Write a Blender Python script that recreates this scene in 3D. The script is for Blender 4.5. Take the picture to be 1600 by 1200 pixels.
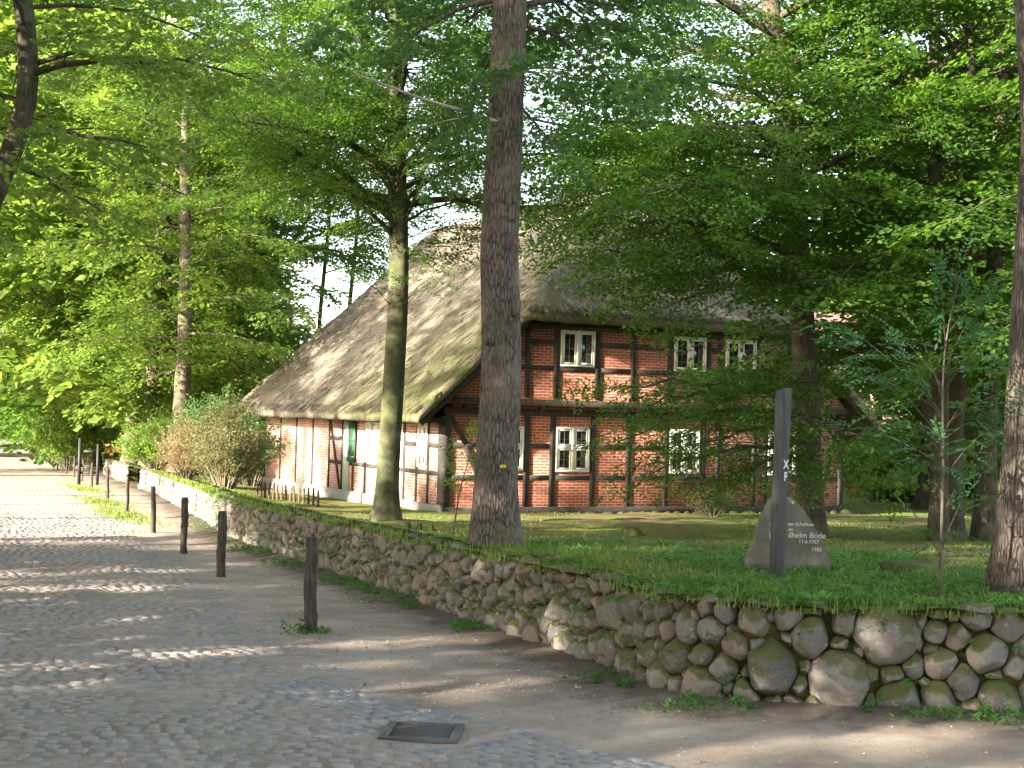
import bpy, math, random
import numpy as np
from mathutils import Vector, Matrix

for o in list(bpy.data.objects): bpy.data.objects.remove(o)
S = bpy.context.scene
COL = S.collection

# ------------------------------------------------------------------ camera
F = 2300.0
PITCH, ROLL = math.radians(1.245), math.radians(1.5)
EYE = np.array([0.0, 0.0, 1.75])
_fw = np.array([0, math.cos(PITCH), math.sin(PITCH)])
_u0 = np.cross([1.0, 0, 0], _fw)
CR = np.array([1.0, 0, 0])*math.cos(ROLL) + _u0*math.sin(ROLL)
CU = -np.array([1.0, 0, 0])*math.sin(ROLL) + _u0*math.cos(ROLL)
cam = bpy.data.cameras.new('camera')
cam.lens = F*36/1600; cam.sensor_width = 36; cam.clip_start = .1; cam.clip_end = 2000
camo = bpy.data.objects.new('camera', cam); COL.objects.link(camo)
M = Matrix(((CR[0], CU[0], -_fw[0], EYE[0]), (CR[1], CU[1], -_fw[1], EYE[1]), (CR[2], CU[2], -_fw[2], EYE[2]), (0, 0, 0, 1)))
camo.matrix_world = M
S.camera = camo

# ------------------------------------------------------------------ light
SUN_EL = math.radians(17)
SUN_H = np.array([-.8, -.6])                      # horizontal direction towards the sun
W = bpy.data.worlds.new('World'); S.world = W; W.use_nodes = True
wn = W.node_tree.nodes; wl = W.node_tree.links
sky = wn.new('ShaderNodeTexSky'); sky.sky_type = 'NISHITA'; sky.sun_disc = False
sky.sun_elevation = SUN_EL; sky.sun_rotation = math.atan2(SUN_H[0], SUN_H[1])
sky.air_density = .9; sky.dust_density = 1.5; sky.ozone_density = .7
bg = wn['Background']; bg.inputs['Strength'].default_value = .105
hs_ = wn.new('ShaderNodeHueSaturation'); hs_.inputs['Saturation'].default_value = .7; hs_.inputs['Value'].default_value = 1.05
wl.new(sky.outputs[0], hs_.inputs['Color']); wm = wn.new('ShaderNodeMix'); wm.data_type = 'RGBA'; wm.blend_type = 'MULTIPLY'; wm.inputs[0].default_value = 1; wm.inputs[7].default_value = (1.0, .97, .92, 1)
wl.new(hs_.outputs[0], wm.inputs[6]); wl.new(wm.outputs[2], bg.inputs['Color'])
sl = bpy.data.lights.new('sun', 'SUN'); sl.energy = 5.0; sl.angle = math.radians(.55); sl.color = (1, .90, .77)
so = bpy.data.objects.new('sun', sl); COL.objects.link(so)
sd = Vector((SUN_H[0]*math.cos(SUN_EL), SUN_H[1]*math.cos(SUN_EL), math.sin(SUN_EL)))
so.rotation_euler = sd.to_track_quat('Z', 'Y').to_euler()
S.view_settings.view_transform = 'Standard'; S.view_settings.look = 'None'
S.view_settings.exposure = 2.9; S.view_settings.gamma = 1
S.render.engine = 'CYCLES'
S.cycles.use_denoising = True; S.cycles.denoising_prefilter = 'NONE'
S.cycles.max_bounces = 7; S.cycles.diffuse_bounces = 4; S.cycles.transmission_bounces = 5
S.cycles.glossy_bounces = 2; S.cycles.transparent_max_bounces = 4
S.cycles.caustics_reflective = False; S.cycles.caustics_refractive = False

# ------------------------------------------------------------------ helpers
def ray(px, py):
    d = _fw*F + CR*(px-800) + CU*(600-py)
    return d/d[1]
def at(px, py, Y): return EYE + ray(px, py)*Y
def rnd(seed): return np.random.default_rng(seed)
_nr = rnd(5); _NV = _nr.normal(size=(24, 3)); _NP = _nr.uniform(0, 6.28, 24)
def sn(P, f, k0=0):
    """cheap smooth noise in about -1..1"""
    P = np.asarray(P, float); o = 0
    for k in range(6):
        v = _NV[(k+k0) % 24]; o = o + np.sin(P@v*f*(1+.35*k) + _NP[(k+k0*3) % 24] + 1.7*np.sin(P@_NV[(k+k0+7) % 24]*f*.6))
    return o/3.2

def tag(o, label=None, cat=None, group=None, kind=None):
    if label: o['label'] = label
    if cat: o['category'] = cat
    if group: o['group'] = group
    if kind: o['kind'] = kind
    return o
def thing(name, loc, label, cat, group=None, rz=0):
    o = bpy.data.objects.new(name, None); COL.objects.link(o)
    o.empty_display_size = .2
    o.location = [float(c) for c in loc]; o.rotation_euler = (0, 0, rz)
    return tag(o, label, cat, group)

class MB:
    """collects quads/tris and links them as ONE mesh object"""
    def __init__(s): s.v = []; s.f = []; s.m = []; s.n = 0; s.att = []
    def add(s, v, f, mi=0, att=None):
        v = np.asarray(v, float).reshape(-1, 3); s.v.append(v)
        f = [tuple(int(i)+s.n for i in q) for q in f] if not isinstance(f, np.ndarray) else f+s.n
        s.f.append(f); s.m.append(mi); s.n += len(v)
        s.att.append(np.full(len(v), .5) if att is None else np.broadcast_to(att, (len(v),)))
    def box(s, a, b, mi=0, bev=0):
        x0, y0, z0 = a; x1, y1, z1 = b
        s.add([(x0,y0,z0),(x1,y0,z0),(x1,y1,z0),(x0,y1,z0),(x0,y0,z1),(x1,y0,z1),(x1,y1,z1),(x0,y1,z1)],
              [(0,3,2,1),(4,5,6,7),(0,1,5,4),(1,2,6,5),(2,3,7,6),(3,0,4,7)], mi)
    def prism(s, poly, d0, d1, axis='y', mi=0):
        """2-D outline (a,b) pushed from d0 to d1 along axis"""
        n = len(poly)
        def p(a, b, d): return {'y': (a, d, b), 'x': (d, a, b), 'z': (a, b, d)}[axis]
        v = [p(a, b, d0) for a, b in poly]+[p(a, b, d1) for a, b in poly]
        s.add(v, [tuple(range(n)), tuple(range(2*n-1, n-1, -1))]+[(i, i+n, (i+1) % n+n, (i+1) % n) for i in range(n)], mi)
    def tube(s, P, R, n=8, mi=0, cap=True, wob=None):
        P = np.asarray(P, float); R = np.asarray(R, float)
        T = np.gradient(P, axis=0); T /= np.linalg.norm(T, axis=1)[:, None]+1e-9
        up = np.array([0, 0, 1.]) if abs(T[0][2]) < .8 else np.array([1., 0, 0])
        a = np.cross(T, up); a /= np.linalg.norm(a, axis=1)[:, None]+1e-9
        b = np.cross(T, a)
        th = np.arange(n)/n*2*math.pi
        r = R[:, None]*np.ones(n)
        if wob is not None: r = r*wob
        V = P[:, None, :] + r[:, :, None]*(np.cos(th)[None, :, None]*a[:, None, :]+np.sin(th)[None, :, None]*b[:, None, :])
        k = len(P); i = np.arange(k-1)[:, None]*n; j = np.arange(n)[None, :]; j2 = (j+1) % n
        q = np.stack([i+j, i+n+j, i+n+j2, i+j2], -1).reshape(-1, 4)
        s.add(V.reshape(-1, 3), q, mi)
        if cap:
            s.add(V[-1], [tuple(range(n-1, -1, -1))], mi); s.add(V[0], [tuple(range(n))], mi)
    def build(s, name, mats, parent=None, smooth=False, loc=None, attname=None):
        V = np.concatenate(s.v); me = bpy.data.meshes.new(name)
        tot = []; st = []; idx = []; mi = []; c = 0
        for f, m in zip(s.f, s.m):
            if isinstance(f, np.ndarray):
                k = f.shape[1]; idx.append(f.reshape(-1)); L = np.full(len(f), k)
            else:
                L = np.array([len(q) for q in f], dtype=int); idx.append(np.array([i for q in f for i in q], dtype=int))
            tot.append(L); mi.append(np.full(len(L), m))
        tot = np.concatenate(tot); idx = np.concatenate(idx); mi = np.concatenate(mi)
        st = np.concatenate([[0], np.cumsum(tot)[:-1]])
        if loc is not None: V = V-np.asarray(loc)
        me.vertices.add(len(V)); me.vertices.foreach_set('co', V.astype(np.float32).reshape(-1))
        me.loops.add(len(idx)); me.loops.foreach_set('vertex_index', idx.astype(np.int32))
        me.polygons.add(len(tot)); me.polygons.foreach_set('loop_start', st.astype(np.int32))
        me.polygons.foreach_set('loop_total', tot.astype(np.int32))
        if not isinstance(mats, (list, tuple)): mats = [mats]
        for m in mats: me.materials.append(m)
        if len(mats) > 1: me.polygons.foreach_set('material_index', mi.astype(np.int32))
        me.update(calc_edges=True)
        if attname:
            A = me.attributes.new(attname, 'FLOAT', 'POINT'); A.data.foreach_set('value', np.concatenate(s.att).astype(np.float32))
        if smooth: me.polygons.foreach_set('use_smooth', np.ones(len(tot), bool))
        o = bpy.data.objects.new(name, me); COL.objects.link(o)
        if parent is not None: o.parent = parent
        if loc is not None: o.location = [float(c) for c in loc]
        return o

# ------------------------------------------------------------------ materials
def mat(name, rough=.85, spec=.2):
    m = bpy.data.materials.new(name); m.use_nodes = True
    nt = m.node_tree; b = nt.nodes['Principled BSDF']
    b.inputs['Roughness'].default_value = rough; b.inputs['Specular IOR Level'].default_value = spec
    return m, nt, b
class N:
    def __init__(s, nt): s.nt = nt
    def new(s, t, ins=None, **kw):
        n = s.nt.nodes.new(t)
        for k, v in kw.items(): setattr(n, k, v)
        for k, v in (ins or {}).items():
            if hasattr(v, 'links') or isinstance(v, bpy.types.NodeSocket): s.nt.links.new(v, n.inputs[k])
            else: n.inputs[k].default_value = v
        return n
    def obj(s): return s.new('ShaderNodeTexCoord').outputs['Object']
    def mapp(s, vec, scale=(1, 1, 1), rot=(0, 0, 0)):
        return s.new('ShaderNodeMapping', {'Vector': vec, 'Scale': scale, 'Rotation': rot}).outputs[0]
    def noise(s, vec, scale, detail=4, rough=.6, dist=0):
        return s.new('ShaderNodeTexNoise', {'Vector': vec, 'Scale': scale, 'Detail': detail, 'Roughness': rough, 'Distortion': dist}).outputs['Fac']
    def ramp(s, fac, stops):
        r = s.new('ShaderNodeValToRGB', {'Fac': fac}); e = r.color_ramp.elements
        while len(e) < len(stops): e.new(.5)
        for q, (p, c) in zip(e, stops): q.position = p; q.color = (*c, 1) if len(c) == 3 else c
        return r.outputs['Color']
    def mix(s, fac, a, b, mode='MIX'):
        n = s.nt.nodes.new('ShaderNodeMix'); n.data_type = 'RGBA'; n.blend_type = mode
        for k, v in ((0, fac), (6, a), (7, b)):
            if isinstance(v, bpy.types.NodeSocket): s.nt.links.new(v, n.inputs[k])
            else: n.inputs[k].default_value = v if not isinstance(v, tuple) or len(v) == 4 else (*v, 1)
        return n.outputs[2]
    def math(s, op, a, b=0.0, clamp=False):
        n = s.nt.nodes.new('ShaderNodeMath'); n.operation = op; n.use_clamp = clamp
        for k, v in ((0, a), (1, b)):
            if isinstance(v, bpy.types.NodeSocket): s.nt.links.new(v, n.inputs[k])
            else: n.inputs[k].default_value = v
        return n.outputs[0]
    def step(s, v, a, b):
        return s.new('ShaderNodeMapRange', {'Value': v, 'From Min': a, 'From Max': b}).outputs[0]
    def bump(s, h, strength=.5, dist=.02, normal=None):
        ins = {'Height': h, 'Strength': strength, 'Distance': dist}
        if normal is not None: ins['Normal'] = normal
        return s.new('ShaderNodeBump', ins).outputs[0]

def bark(name, dark, light, ridge=1.0, moss=0.0, zs=.18, scale=22):
    m, nt, b = mat(name, .92, .12); n = N(nt); v = n.obj()
    vv = n.mapp(v, (1, 1, zs))
    d = n.noise(v, 3.0, 3)
    nz = n.noise(vv, scale, 6, .65, .8)
    vo = n.new('ShaderNodeTexVoronoi', {'Vector': vv, 'Scale': scale*.9}, feature='DISTANCE_TO_EDGE').outputs['Distance']
    h = n.math('ADD', n.math('MULTIPLY', nz, .7), n.math('MULTIPLY', n.math('MINIMUM', vo, .25), 2.0*ridge))
    c = n.ramp(n.math('MULTIPLY', h, 1.0), [(.30, dark), (.75, light)])
    c = n.mix(n.step(d, .45, .75), c, tuple(x*1.35 for x in light))
    if moss:
        mz = n.step(n.noise(v, 2.2, 5), .62-.25*moss, .75)
        c = n.mix(n.math('MULTIPLY', mz, .75), c, (.07, .095, .02))
    nt.links.new(c, b.inputs['Base Color'])
    nt.links.new(n.bump(h, .9*min(1, .4+ridge), .035*ridge+.004), b.inputs['Normal'])
    return m
M_oak = bark('oak_bark', (.038, .031, .027), (.17, .138, .115), 1.0, .3, .2, 36)
M_beech = bark('beech_bark', (.04, .043, .024), (.095, .092, .055), .12, .6, .5, 9)
M_deadwood = bark('dead_wood', (.2, .18, .14), (.4, .36, .28), .2, 0)
M_dark = bark('dark_bark', (.035, .03, .022), (.10, .085, .06), .5, .5)
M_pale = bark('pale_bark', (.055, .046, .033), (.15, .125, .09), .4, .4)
M_twig = bark('twig_bark', (.07, .06, .045), (.17, .15, .12), .2, .1)

def leafmat(name, c1, c2, trans, tmix=.45, spec=.25):
    m, nt, b = mat(name, .5, spec); n = N(nt)
    r = n.new('ShaderNodeAttribute', attribute_name='rnd').outputs['Fac']
    c = n.mix(r, c1, c2)
    nt.links.new(c, b.inputs['Base Color'])
    t = n.new('ShaderNodeBsdfTranslucent', {'Color': n.mix(r, tuple(x*.75 for x in trans), trans)})
    mx = n.new('ShaderNodeMixShader', {'Fac': tmix})
    nt.links.new(b.outputs[0], mx.inputs[1]); nt.links.new(t.outputs[0], mx.inputs[2])
    nt.links.new(mx.outputs[0], nt.nodes['Material Output'].inputs['Surface'])
    return m
L_beech = leafmat('beech_leaves', (.018, .052, .011), (.075, .145, .022), (.19, .37, .03))
L_oak = leafmat('oak_leaves', (.04, .095, .03), (.08, .16, .05), (.16, .32, .06))
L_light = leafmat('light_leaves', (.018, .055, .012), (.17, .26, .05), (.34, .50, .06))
L_rowan = leafmat('rowan_leaves', (.025, .075, .028), (.055, .13, .05), (.10, .25, .05))
L_grass = leafmat('grass_blades', (.06, .12, .018), (.25, .27, .07), (.22, .38, .05), .35, .15)
L_weed = leafmat('weed_leaves', (.04, .12, .02), (.08, .18, .035), (.16, .36, .05), .35, .2)
L_cover = leafmat('cover_leaves', (.045, .13, .016), (.12, .25, .04), (.12, .3, .04), .35, .25)
L_shrub = leafmat('shrub_leaves', (.04, .10, .03), (.09, .17, .05), (.18, .34, .06), .35, .25)
L_brown = leafmat('dry_leaves', (.075, .08, .03), (.19, .18, .075), (.22, .22, .09), .3, .1)
L_dead = leafmat('fallen_leaves', (.10, .06, .03), (.26, .18, .10), (.1, .06, .03), .05, .1)

def brickmat(name, axis, ca=(.36, .085, .042, 1), cb=(.23, .06, .034, 1), mo=(.46, .40, .33, 1), ms=.0075):
    m, nt, b = mat(name, .85, .15); n = N(nt); v = n.obj()
    sp = n.new('ShaderNodeSeparateXYZ', {0: v})
    c2 = n.new('ShaderNodeCombineXYZ', {'X': sp.outputs[axis], 'Y': sp.outputs['Z']}).outputs[0]
    vd = n.new('ShaderNodeVectorMath', {0: c2, 1: n.new('ShaderNodeVectorMath', {0: n.new('ShaderNodeTexNoise', {'Vector': v, 'Scale': 3.0, 'Detail': 2}).outputs['Color'], 'Scale': .02}, operation='SCALE').outputs[0]}, operation='ADD').outputs[0]
    br = n.new('ShaderNodeTexBrick', {'Vector': vd, 'Scale': 1, 'Brick Width': .25, 'Row Height': .078, 'Mortar Size': ms, 'Mortar Smooth': .25, 'Bias': 0.0,
               'Color1': ca, 'Color2': cb, 'Mortar': mo})
    big = n.noise(v, 1.1, 5)
    c = n.mix(n.math('MULTIPLY', n.step(big, .5, .8), .5), br.outputs['Color'], (.26, .14, .10))
    c = n.mix(n.math('MULTIPLY', n.step(n.noise(v, 9, 4), .55, .8), .35), c, (.10, .035, .025))
    nt.links.new(c, b.inputs['Base Color'])
    nt.links.new(n.bump(n.math('SUBTRACT', n.noise(v, 40, 3), n.math('MULTIPLY', br.outputs['Fac'], 1.2)), .6, .012), b.inputs['Normal'])
    return m
M_brickx = brickmat('brick_gable', 'X'); M_bricky = brickmat('brick_side', 'Y', (.48, .235, .175, 1), (.34, .14, .105, 1), (.55, .48, .41, 1), .011)

def woodmat(name, dark, light, scale=(8, 8, 1.2), rough=.9):
    m, nt, b = mat(name, rough, .15); n = N(nt); v = n.obj()
    g = n.noise(n.mapp(v, scale), 5, 6, .7, .5)
    c = n.ramp(g, [(.3, dark), (.7, light)])
    nt.links.new(c, b.inputs['Base Color']); nt.links.new(n.bump(g, .7, .012), b.inputs['Normal'])
    return m
M_timber = woodmat('dark_timber', (.024, .021, .018), (.075, .065, .055), (3, 3, 3))
M_bollard = woodmat('weathered_post', (.025, .021, .018), (.10, .085, .072), (9, 9, 1.1))
M_post = woodmat('painted_post', (.055, .05, .05), (.13, .125, .125), (10, 10, .6))
M_pale_wood = woodmat('old_paling', (.04, .03, .022), (.14, .10, .07), (8, 8, 1))
def flat(name, col, rough=.7, spec=.3, var=.15, sc=6, bump=.2):
    m, nt, b = mat(name, rough, spec); n = N(nt); v = n.obj(); z = n.noise(v, sc, 5)
    c = n.mix(z, tuple(x*(1-var) for x in col), tuple(min(1, x*(1+var)) for x in col))
    nt.links.new(c, b.inputs['Base Color']); nt.links.new(n.bump(z, bump, .01), b.inputs['Normal'])
    return m
M_white = flat('cream_paint', (.62, .60, .50), .55, .3, .12, 9)
M_green = flat('green_paint', (.025, .07, .038), .5, .3)
M_black = flat('black_paint', (.02, .02, .02), .6, .3)
M_iron = flat('rusty_iron', (.09, .082, .078), .6, .4, .4, 20, .5)
M_blue = flat('blue_boards', (.28, .42, .50), .6)
M_letter = flat('white_lettering', (.75, .75, .72), .6); M_carve = flat('worn_lettering', (.52, .51, .47), .8, .1, .5, 60)
M_slotshade = flat('slot_shade_dark', (.012, .011, .01), .9, .05)  # near-black colour standing in for shade between the grate bars
M_yellow = flat('yellow_marker', (.62, .48, .04), .6)
def glass():
    m, nt, b = mat('window_glass', .08, .5)
    b.inputs['Base Color'].default_value = (.012, .013, .014, 1)
    n = N(nt); nt.links.new(n.bump(n.noise(n.obj(), 4, 2), .06, .02), b.inputs['Normal'])
    return m
M_glass = glass()
def thatch():
    m, nt, b = mat('thatch', .97, .05); n = N(nt); v = n.obj()
    ny_ = n.step(n.new('ShaderNodeSeparateXYZ', {0: n.new('ShaderNodeTexCoord').outputs['Normal']}).outputs['Y'], -.25, -.5)
    def two(sc1, sc2, a, b, c): return n.new('ShaderNodeMix', {0: ny_, 2: n.noise(n.mapp(v, sc1), a, b, c), 3: n.noise(n.mapp(v, sc2), a, b, c)}).outputs[0]
    f = two((1, 2.6, 1), (2.6, 1, 1), 16, 6, .8)
    f2 = two((.5, 3.4, .5), (3.4, .5, .5), 13, 6, .75)
    big = n.noise(v, .55, 4, .6)
    c = n.ramp(f2, [(.3, (.07, .061, .05)), (.48, (.20, .175, .14)), (.66, (.42, .365, .275))])
    c = n.mix(n.math('MULTIPLY', n.step(big, .4, .7), .5), c, (.21, .175, .13))
    sp = n.new('ShaderNodeSeparateXYZ', {0: v})
    low = n.step(sp.outputs['Z'], 8.0, 3.0)
    near = n.step(sp.outputs['Y'], 9.5, 1.0)
    left = n.step(sp.outputs['X'], 6.4, 5.6)
    mo = n.math('MULTIPLY', n.math('MULTIPLY', n.step(n.noise(n.mapp(v, (.6, 1.4, .6)), 3.2, 6, .7), .36, .56), low), n.math('MULTIPLY', near, left))
    c = n.mix(n.math('MULTIPLY', mo, .85), c, (.11, .13, .025))
    nt.links.new(c, b.inputs['Base Color'])
    h = n.math('ADD', n.math('ADD', f, f2), n.math('MULTIPLY', n.noise(v, 2.2, 4), 1.2))
    nt.links.new(n.bump(h, .9, .07), b.inputs['Normal'])
    return m
M_thatch = thatch()
def tiles():
    m, nt, b = mat('red_tiles', .8, .2); n = N(nt); v = n.obj()
    br = n.new('ShaderNodeTexBrick', {'Vector': v, 'Scale': 1, 'Brick Width': .26, 'Row Height': .3, 'Mortar Size': .03,
               'Color1': (.34, .13, .10, 1), 'Color2': (.20, .08, .07, 1), 'Mortar': (.06, .03, .03, 1)})
    nt.links.new(n.mix(n.math('MULTIPLY', n.noise(v, 2, 4), .5), br.outputs['Color'], (.28, .17, .15)), b.inputs['Base Color'])
    nt.links.new(n.bump(n.math('SUBTRACT', 1.0, br.outputs['Fac']), .8, .04), b.inputs['Normal'])
    return m
M_tiles = tiles()
def stone():
    m, nt, b = mat('field_stone', .82, .25); n = N(nt); v = n.obj()
    r = n.new('ShaderNodeAttribute', attribute_name='rnd').outputs['Fac']
    base = n.ramp(r, [(0, (.08, .076, .072)), (.25, (.17, .152, .136)), (.5, (.125, .118, .112)), (.7, (.20, .146, .124)), (.85, (.18, .163, .143)), (1, (.105, .105, .105))])
    sp = n.noise(v, 60, 8, .85); bl = n.noise(v, 5, 4)
    c = n.mix(n.math('MULTIPLY', n.step(sp, .42, .68), .45), base, n.mix(.6, base, (.40, .35, .31)))
    c = n.mix(n.math('MULTIPLY', n.step(bl, .5, .72), .5), c, (.10, .085, .065))
    c = n.mix(n.math('MULTIPLY', n.step(n.noise(v, 16, 5), .62, .68), .5), c, (.40, .39, .35))
    nrm = n.new('ShaderNodeNewGeometry').outputs['Normal']
    up = n.step(n.new('ShaderNodeSeparateXYZ', {0: nrm}).outputs['Z'], .15, .9)
    mo = n.math('ADD', n.math('MULTIPLY', up, .35), n.noise(v, 2.6, 6, .7))
    mo = n.step(mo, .585, .70)
    c = n.mix(n.math('MULTIPLY', mo, .85), c, n.mix(n.noise(v, 30, 3), (.06, .055, .015), (.10, .12, .02)))
    nt.links.new(c, b.inputs['Base Color'])
    nt.links.new(n.bump(n.math('ADD', n.noise(v, 28, 7, .7), n.math('MULTIPLY', mo, n.noise(v, 120, 3))), .6, .02), b.inputs['Normal'])
    return m
M_stone = stone()
def memstone():
    m, nt, b = mat('memorial_granite', .8, .25); n = N(nt); v = n.obj()
    c = n.ramp(n.noise(v, 5.5, 6, .6), [(.3, (.10, .078, .052)), (.55, (.13, .125, .10)), (.7, (.19, .185, .16))])
    c = n.mix(n.math('MULTIPLY', n.noise(v, 60, 4), .4), c, (.10, .09, .08))
    nt.links.new(c, b.inputs['Base Color']); nt.links.new(n.bump(n.noise(v, 30, 6, .7), .5, .012), b.inputs['Normal'])
    return m
M_mem = memstone()
def sand(name, road=False):
    m, nt, b = mat(name, .95, .08); n = N(nt); v = n.obj()
    a = n.noise(v, 1.1, 6, .65); f = n.noise(v, 26, 8, .85); g = n.noise(v, 75, 4, .8)
    c = n.ramp(a, [(.3, (.21, .165, .125)), (.5, (.34, .275, .215)), (.7, (.45, .375, .30))])
    c = n.mix(n.math('MULTIPLY', n.step(f, .4, .7), .5), c, (.21, .165, .125))
    c = n.mix(n.math('MULTIPLY', n.step(g, .60, .68), .8), c, (.60, .53, .44))
    c = n.mix(n.math('MULTIPLY', n.step(g, .36, .28), .6), c, (.08, .06, .045))
    # dark leafy soil along the wall foot
    dd = n.new('ShaderNodeAttribute', attribute_name='soil').outputs['Fac']
    k = n.step(n.math('ADD', dd, n.math('MULTIPLY', n.math('SUBTRACT', n.noise(v, 4, 5, .7), .5), .9)), .35, .85)
    c = n.mix(n.math('MULTIPLY', k, .85), c, (.075, .058, .045))
    h = n.math('ADD', n.math('MULTIPLY', f, .8), g)
    if road:
        vo = n.new('ShaderNodeTexVoronoi', {'Vector': n.mapp(v, (6, 7, 6)), 'Scale': 1.0}, feature='DISTANCE_TO_EDGE').outputs['Distance']
        vc = n.new('ShaderNodeTexVoronoi', {'Vector': n.mapp(v, (6, 7, 6)), 'Scale': 1.0}).outputs['Color']
        cc = n.mix(.4, (.27, .235, .22), vc); cc = n.mix(.75, cc, (.34, .29, .25))
        c = n.mix(n.math('MULTIPLY', n.step(vo, .03, .12), .8), c, cc)
        h = n.math('ADD', n.math('MULTIPLY', n.math('MINIMUM', vo, .3), 3), n.math('MULTIPLY', g, .3))
    nt.links.new(c, b.inputs['Base Color']); nt.links.new(n.bump(h, .6, .03 if road else .015), b.inputs['Normal'])
    return m
M_sand = sand('sandy_ground'); M_road = sand('cobbled_road_far', True)
def cobble(name, stops):
    m, nt, b = mat(name, .75, .25); n = N(nt); v = n.obj()
    r = n.new('ShaderNodeAttribute', attribute_name='rnd').outputs['Fac']
    c = n.ramp(r, stops)
    c = n.mix(n.math('MULTIPLY', n.step(n.noise(v, 35, 5, .7), .4, .7), .4), c, (.32, .28, .245))
    sp = n.noise(v, .9, 4)
    c = n.mix(n.math('MULTIPLY', n.step(sp, .5, .72), .6), c, (.29, .245, .20))
    nt.links.new(c, b.inputs['Base Color']); nt.links.new(n.bump(n.noise(v, 40, 6, .7), .5, .012), b.inputs['Normal'])
    return m
M_cobble = cobble('cobble_stone', [(0, (.21, .185, .17)), (.35, (.29, .245, .215)), (.6, (.245, .215, .195)), (.8, (.32, .26, .228)), (1, (.23, .205, .19))])
M_sett = cobble('grey_sett', [(0, (.16, .17, .185)), (.5, (.21, .215, .22)), (1, (.26, .25, .24))])
def lawnmat():
    m, nt, b = mat('mossy_lawn', .95, .08); n = N(nt); v = n.obj()
    a = n.noise(v, .55, 6, .7); f = n.noise(v, 9, 6, .75)
    c = n.ramp(f, [(.3, (.06, .09, .02)), (.5, (.13, .17, .036)), (.75, (.25, .28, .07))])
    c = n.mix(n.math('MULTIPLY', n.step(a, .47, .58), .85), c, n.mix(n.noise(v, 25, 5, .7), (.06, .04, .022), (.26, .18, .11)))
    nt.links.new(c, b.inputs['Base Color'])
    nt.links.new(n.bump(n.math('ADD', f, n.noise(v, 50, 4, .7)), .8, .05), b.inputs['Normal'])
    return m
M_lawn = lawnmat()
def turfcore():
    m, nt, b = mat('wall_soil_and_moss', 1, .03); n = N(nt); v = n.obj()
    c = n.ramp(n.noise(v, 5, 6, .7), [(.35, (.03, .024, .016)), (.5, (.05, .055, .015)), (.65, (.09, .10, .02))])
    nt.links.new(c, b.inputs['Base Color']); nt.links.new(n.bump(n.noise(v, 40, 5), .9, .03), b.inputs['Normal'])
    return m
M_core = turfcore()

# ------------------------------------------------------------------ ground
def sstep(a, b, x): t = np.clip((np.asarray(x, float)-a)/(b-a), 0, 1); return t*t*(3-2*t)
def G0(y):
    y = np.asarray(y, float)
    return -.022*np.where(y < 50, y, 50+14*(1-np.exp(-(np.maximum(y, 50)-50)/14)))
def G(x, y):
    x = np.asarray(x, float); y = np.asarray(y, float)
    P = np.stack(np.broadcast_arrays(x, y, 0*x), -1)
    return G0(y)+.022*sn(P, .45, 2)*np.clip((y-4)/8, 0, 1)*np.clip((70-y)/30, 0, 1)
WB = np.array([(16, 9.15), (9, 9.6), (5.5, 9.9), (3.56, 10.08), (2.26, 10.14), (1.6, 10.22), (1.2, 10.5), (.83, 11.6), (.39, 12.75), (-.15, 14.15),
      (-.72, 15.45), (-1.17, 16.75), (-1.65, 18.0), (-2.33, 19.5), (-3.12, 21.6), (-4.05, 24.0), (-5.0, 26.4), (-6.6, 31.8), (-8.55, 38.1), (-10.9, 45.8),
      (-13.3, 52.5), (-16.85, 62.3), (-24, 82), (-36, 110), (-60, 160)])
def resample(P, step):
    d = np.concatenate([[0], np.cumsum(np.linalg.norm(np.diff(P, axis=0), axis=1))])
    n = int(d[-1]/step)+1; s = np.linspace(0, d[-1], n)
    Q = np.stack([np.interp(s, d, P[:, k]) for k in range(P.shape[1])], 1)
    for _ in range(6):
        Q[1:-1] = .25*Q[:-2]+.5*Q[1:-1]+.25*Q[2:]
    return s, Q
WS, WP = resample(WB, .15)
WT = np.gradient(WP, axis=0); WT /= np.linalg.norm(WT, axis=1)[:, None]
WNout = np.stack([-WT[:, 1], WT[:, 0]], 1)          # towards the road (left of the direction of travel)
if WNout[5][1] > 0: WNout = -WNout
def wall_d(x, y):
    """signed distance: >0 inside (lawn)"""
    x = np.asarray(x, float); y = np.asarray(y, float); sh = x.shape
    X = np.stack([x.ravel(), y.ravel()], 1); out = np.empty(len(X))
    W2 = WP[::3]; N2 = WNout[::3]
    for i in range(0, len(X), 20000):
        D = X[i:i+20000, None, :]-W2[None]; k = (D**2).sum(-1).argmin(1)
        dd = D[np.arange(len(k)), k]; out[i:i+20000] = -(dd*N2[k]).sum(-1)
    return out.reshape(sh)
def LZ(x, y, d=None):
    x = np.asarray(x, float); y = np.asarray(y, float)
    if d is None: d = wall_d(x, y)
    d = np.abs(d)
    k = np.maximum(1-sstep(13.5, 32, y), np.exp(-(d/1.9)**2)*(1-sstep(60, 72, y)))
    P = np.stack(np.broadcast_arrays(x, y, 0*x), -1)
    return G0(y)+.04+.66*k+.03*sn(P, 1.1, 4)*np.clip(d/1.5, 0, 1)+.012*sn(P, 4, 9)
def on_lawn(px, py):
    r = ray(px, py)
    for t in np.arange(6, 90, .05):
        p = EYE+r*t
        if p[2] <= float(LZ(p[0], p[1])): return p
    return p
def lz(x, y): return float(LZ(np.array(x), np.array(y)))
def gz(x, y): return float(G(np.array(x), np.array(y)))
def on_ground(px, py):
    r = ray(px, py)
    for t in np.arange(5, 220, .05):
        p = EYE+r*t
        if p[2] <= gz(p[0], p[1]): return p

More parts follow.
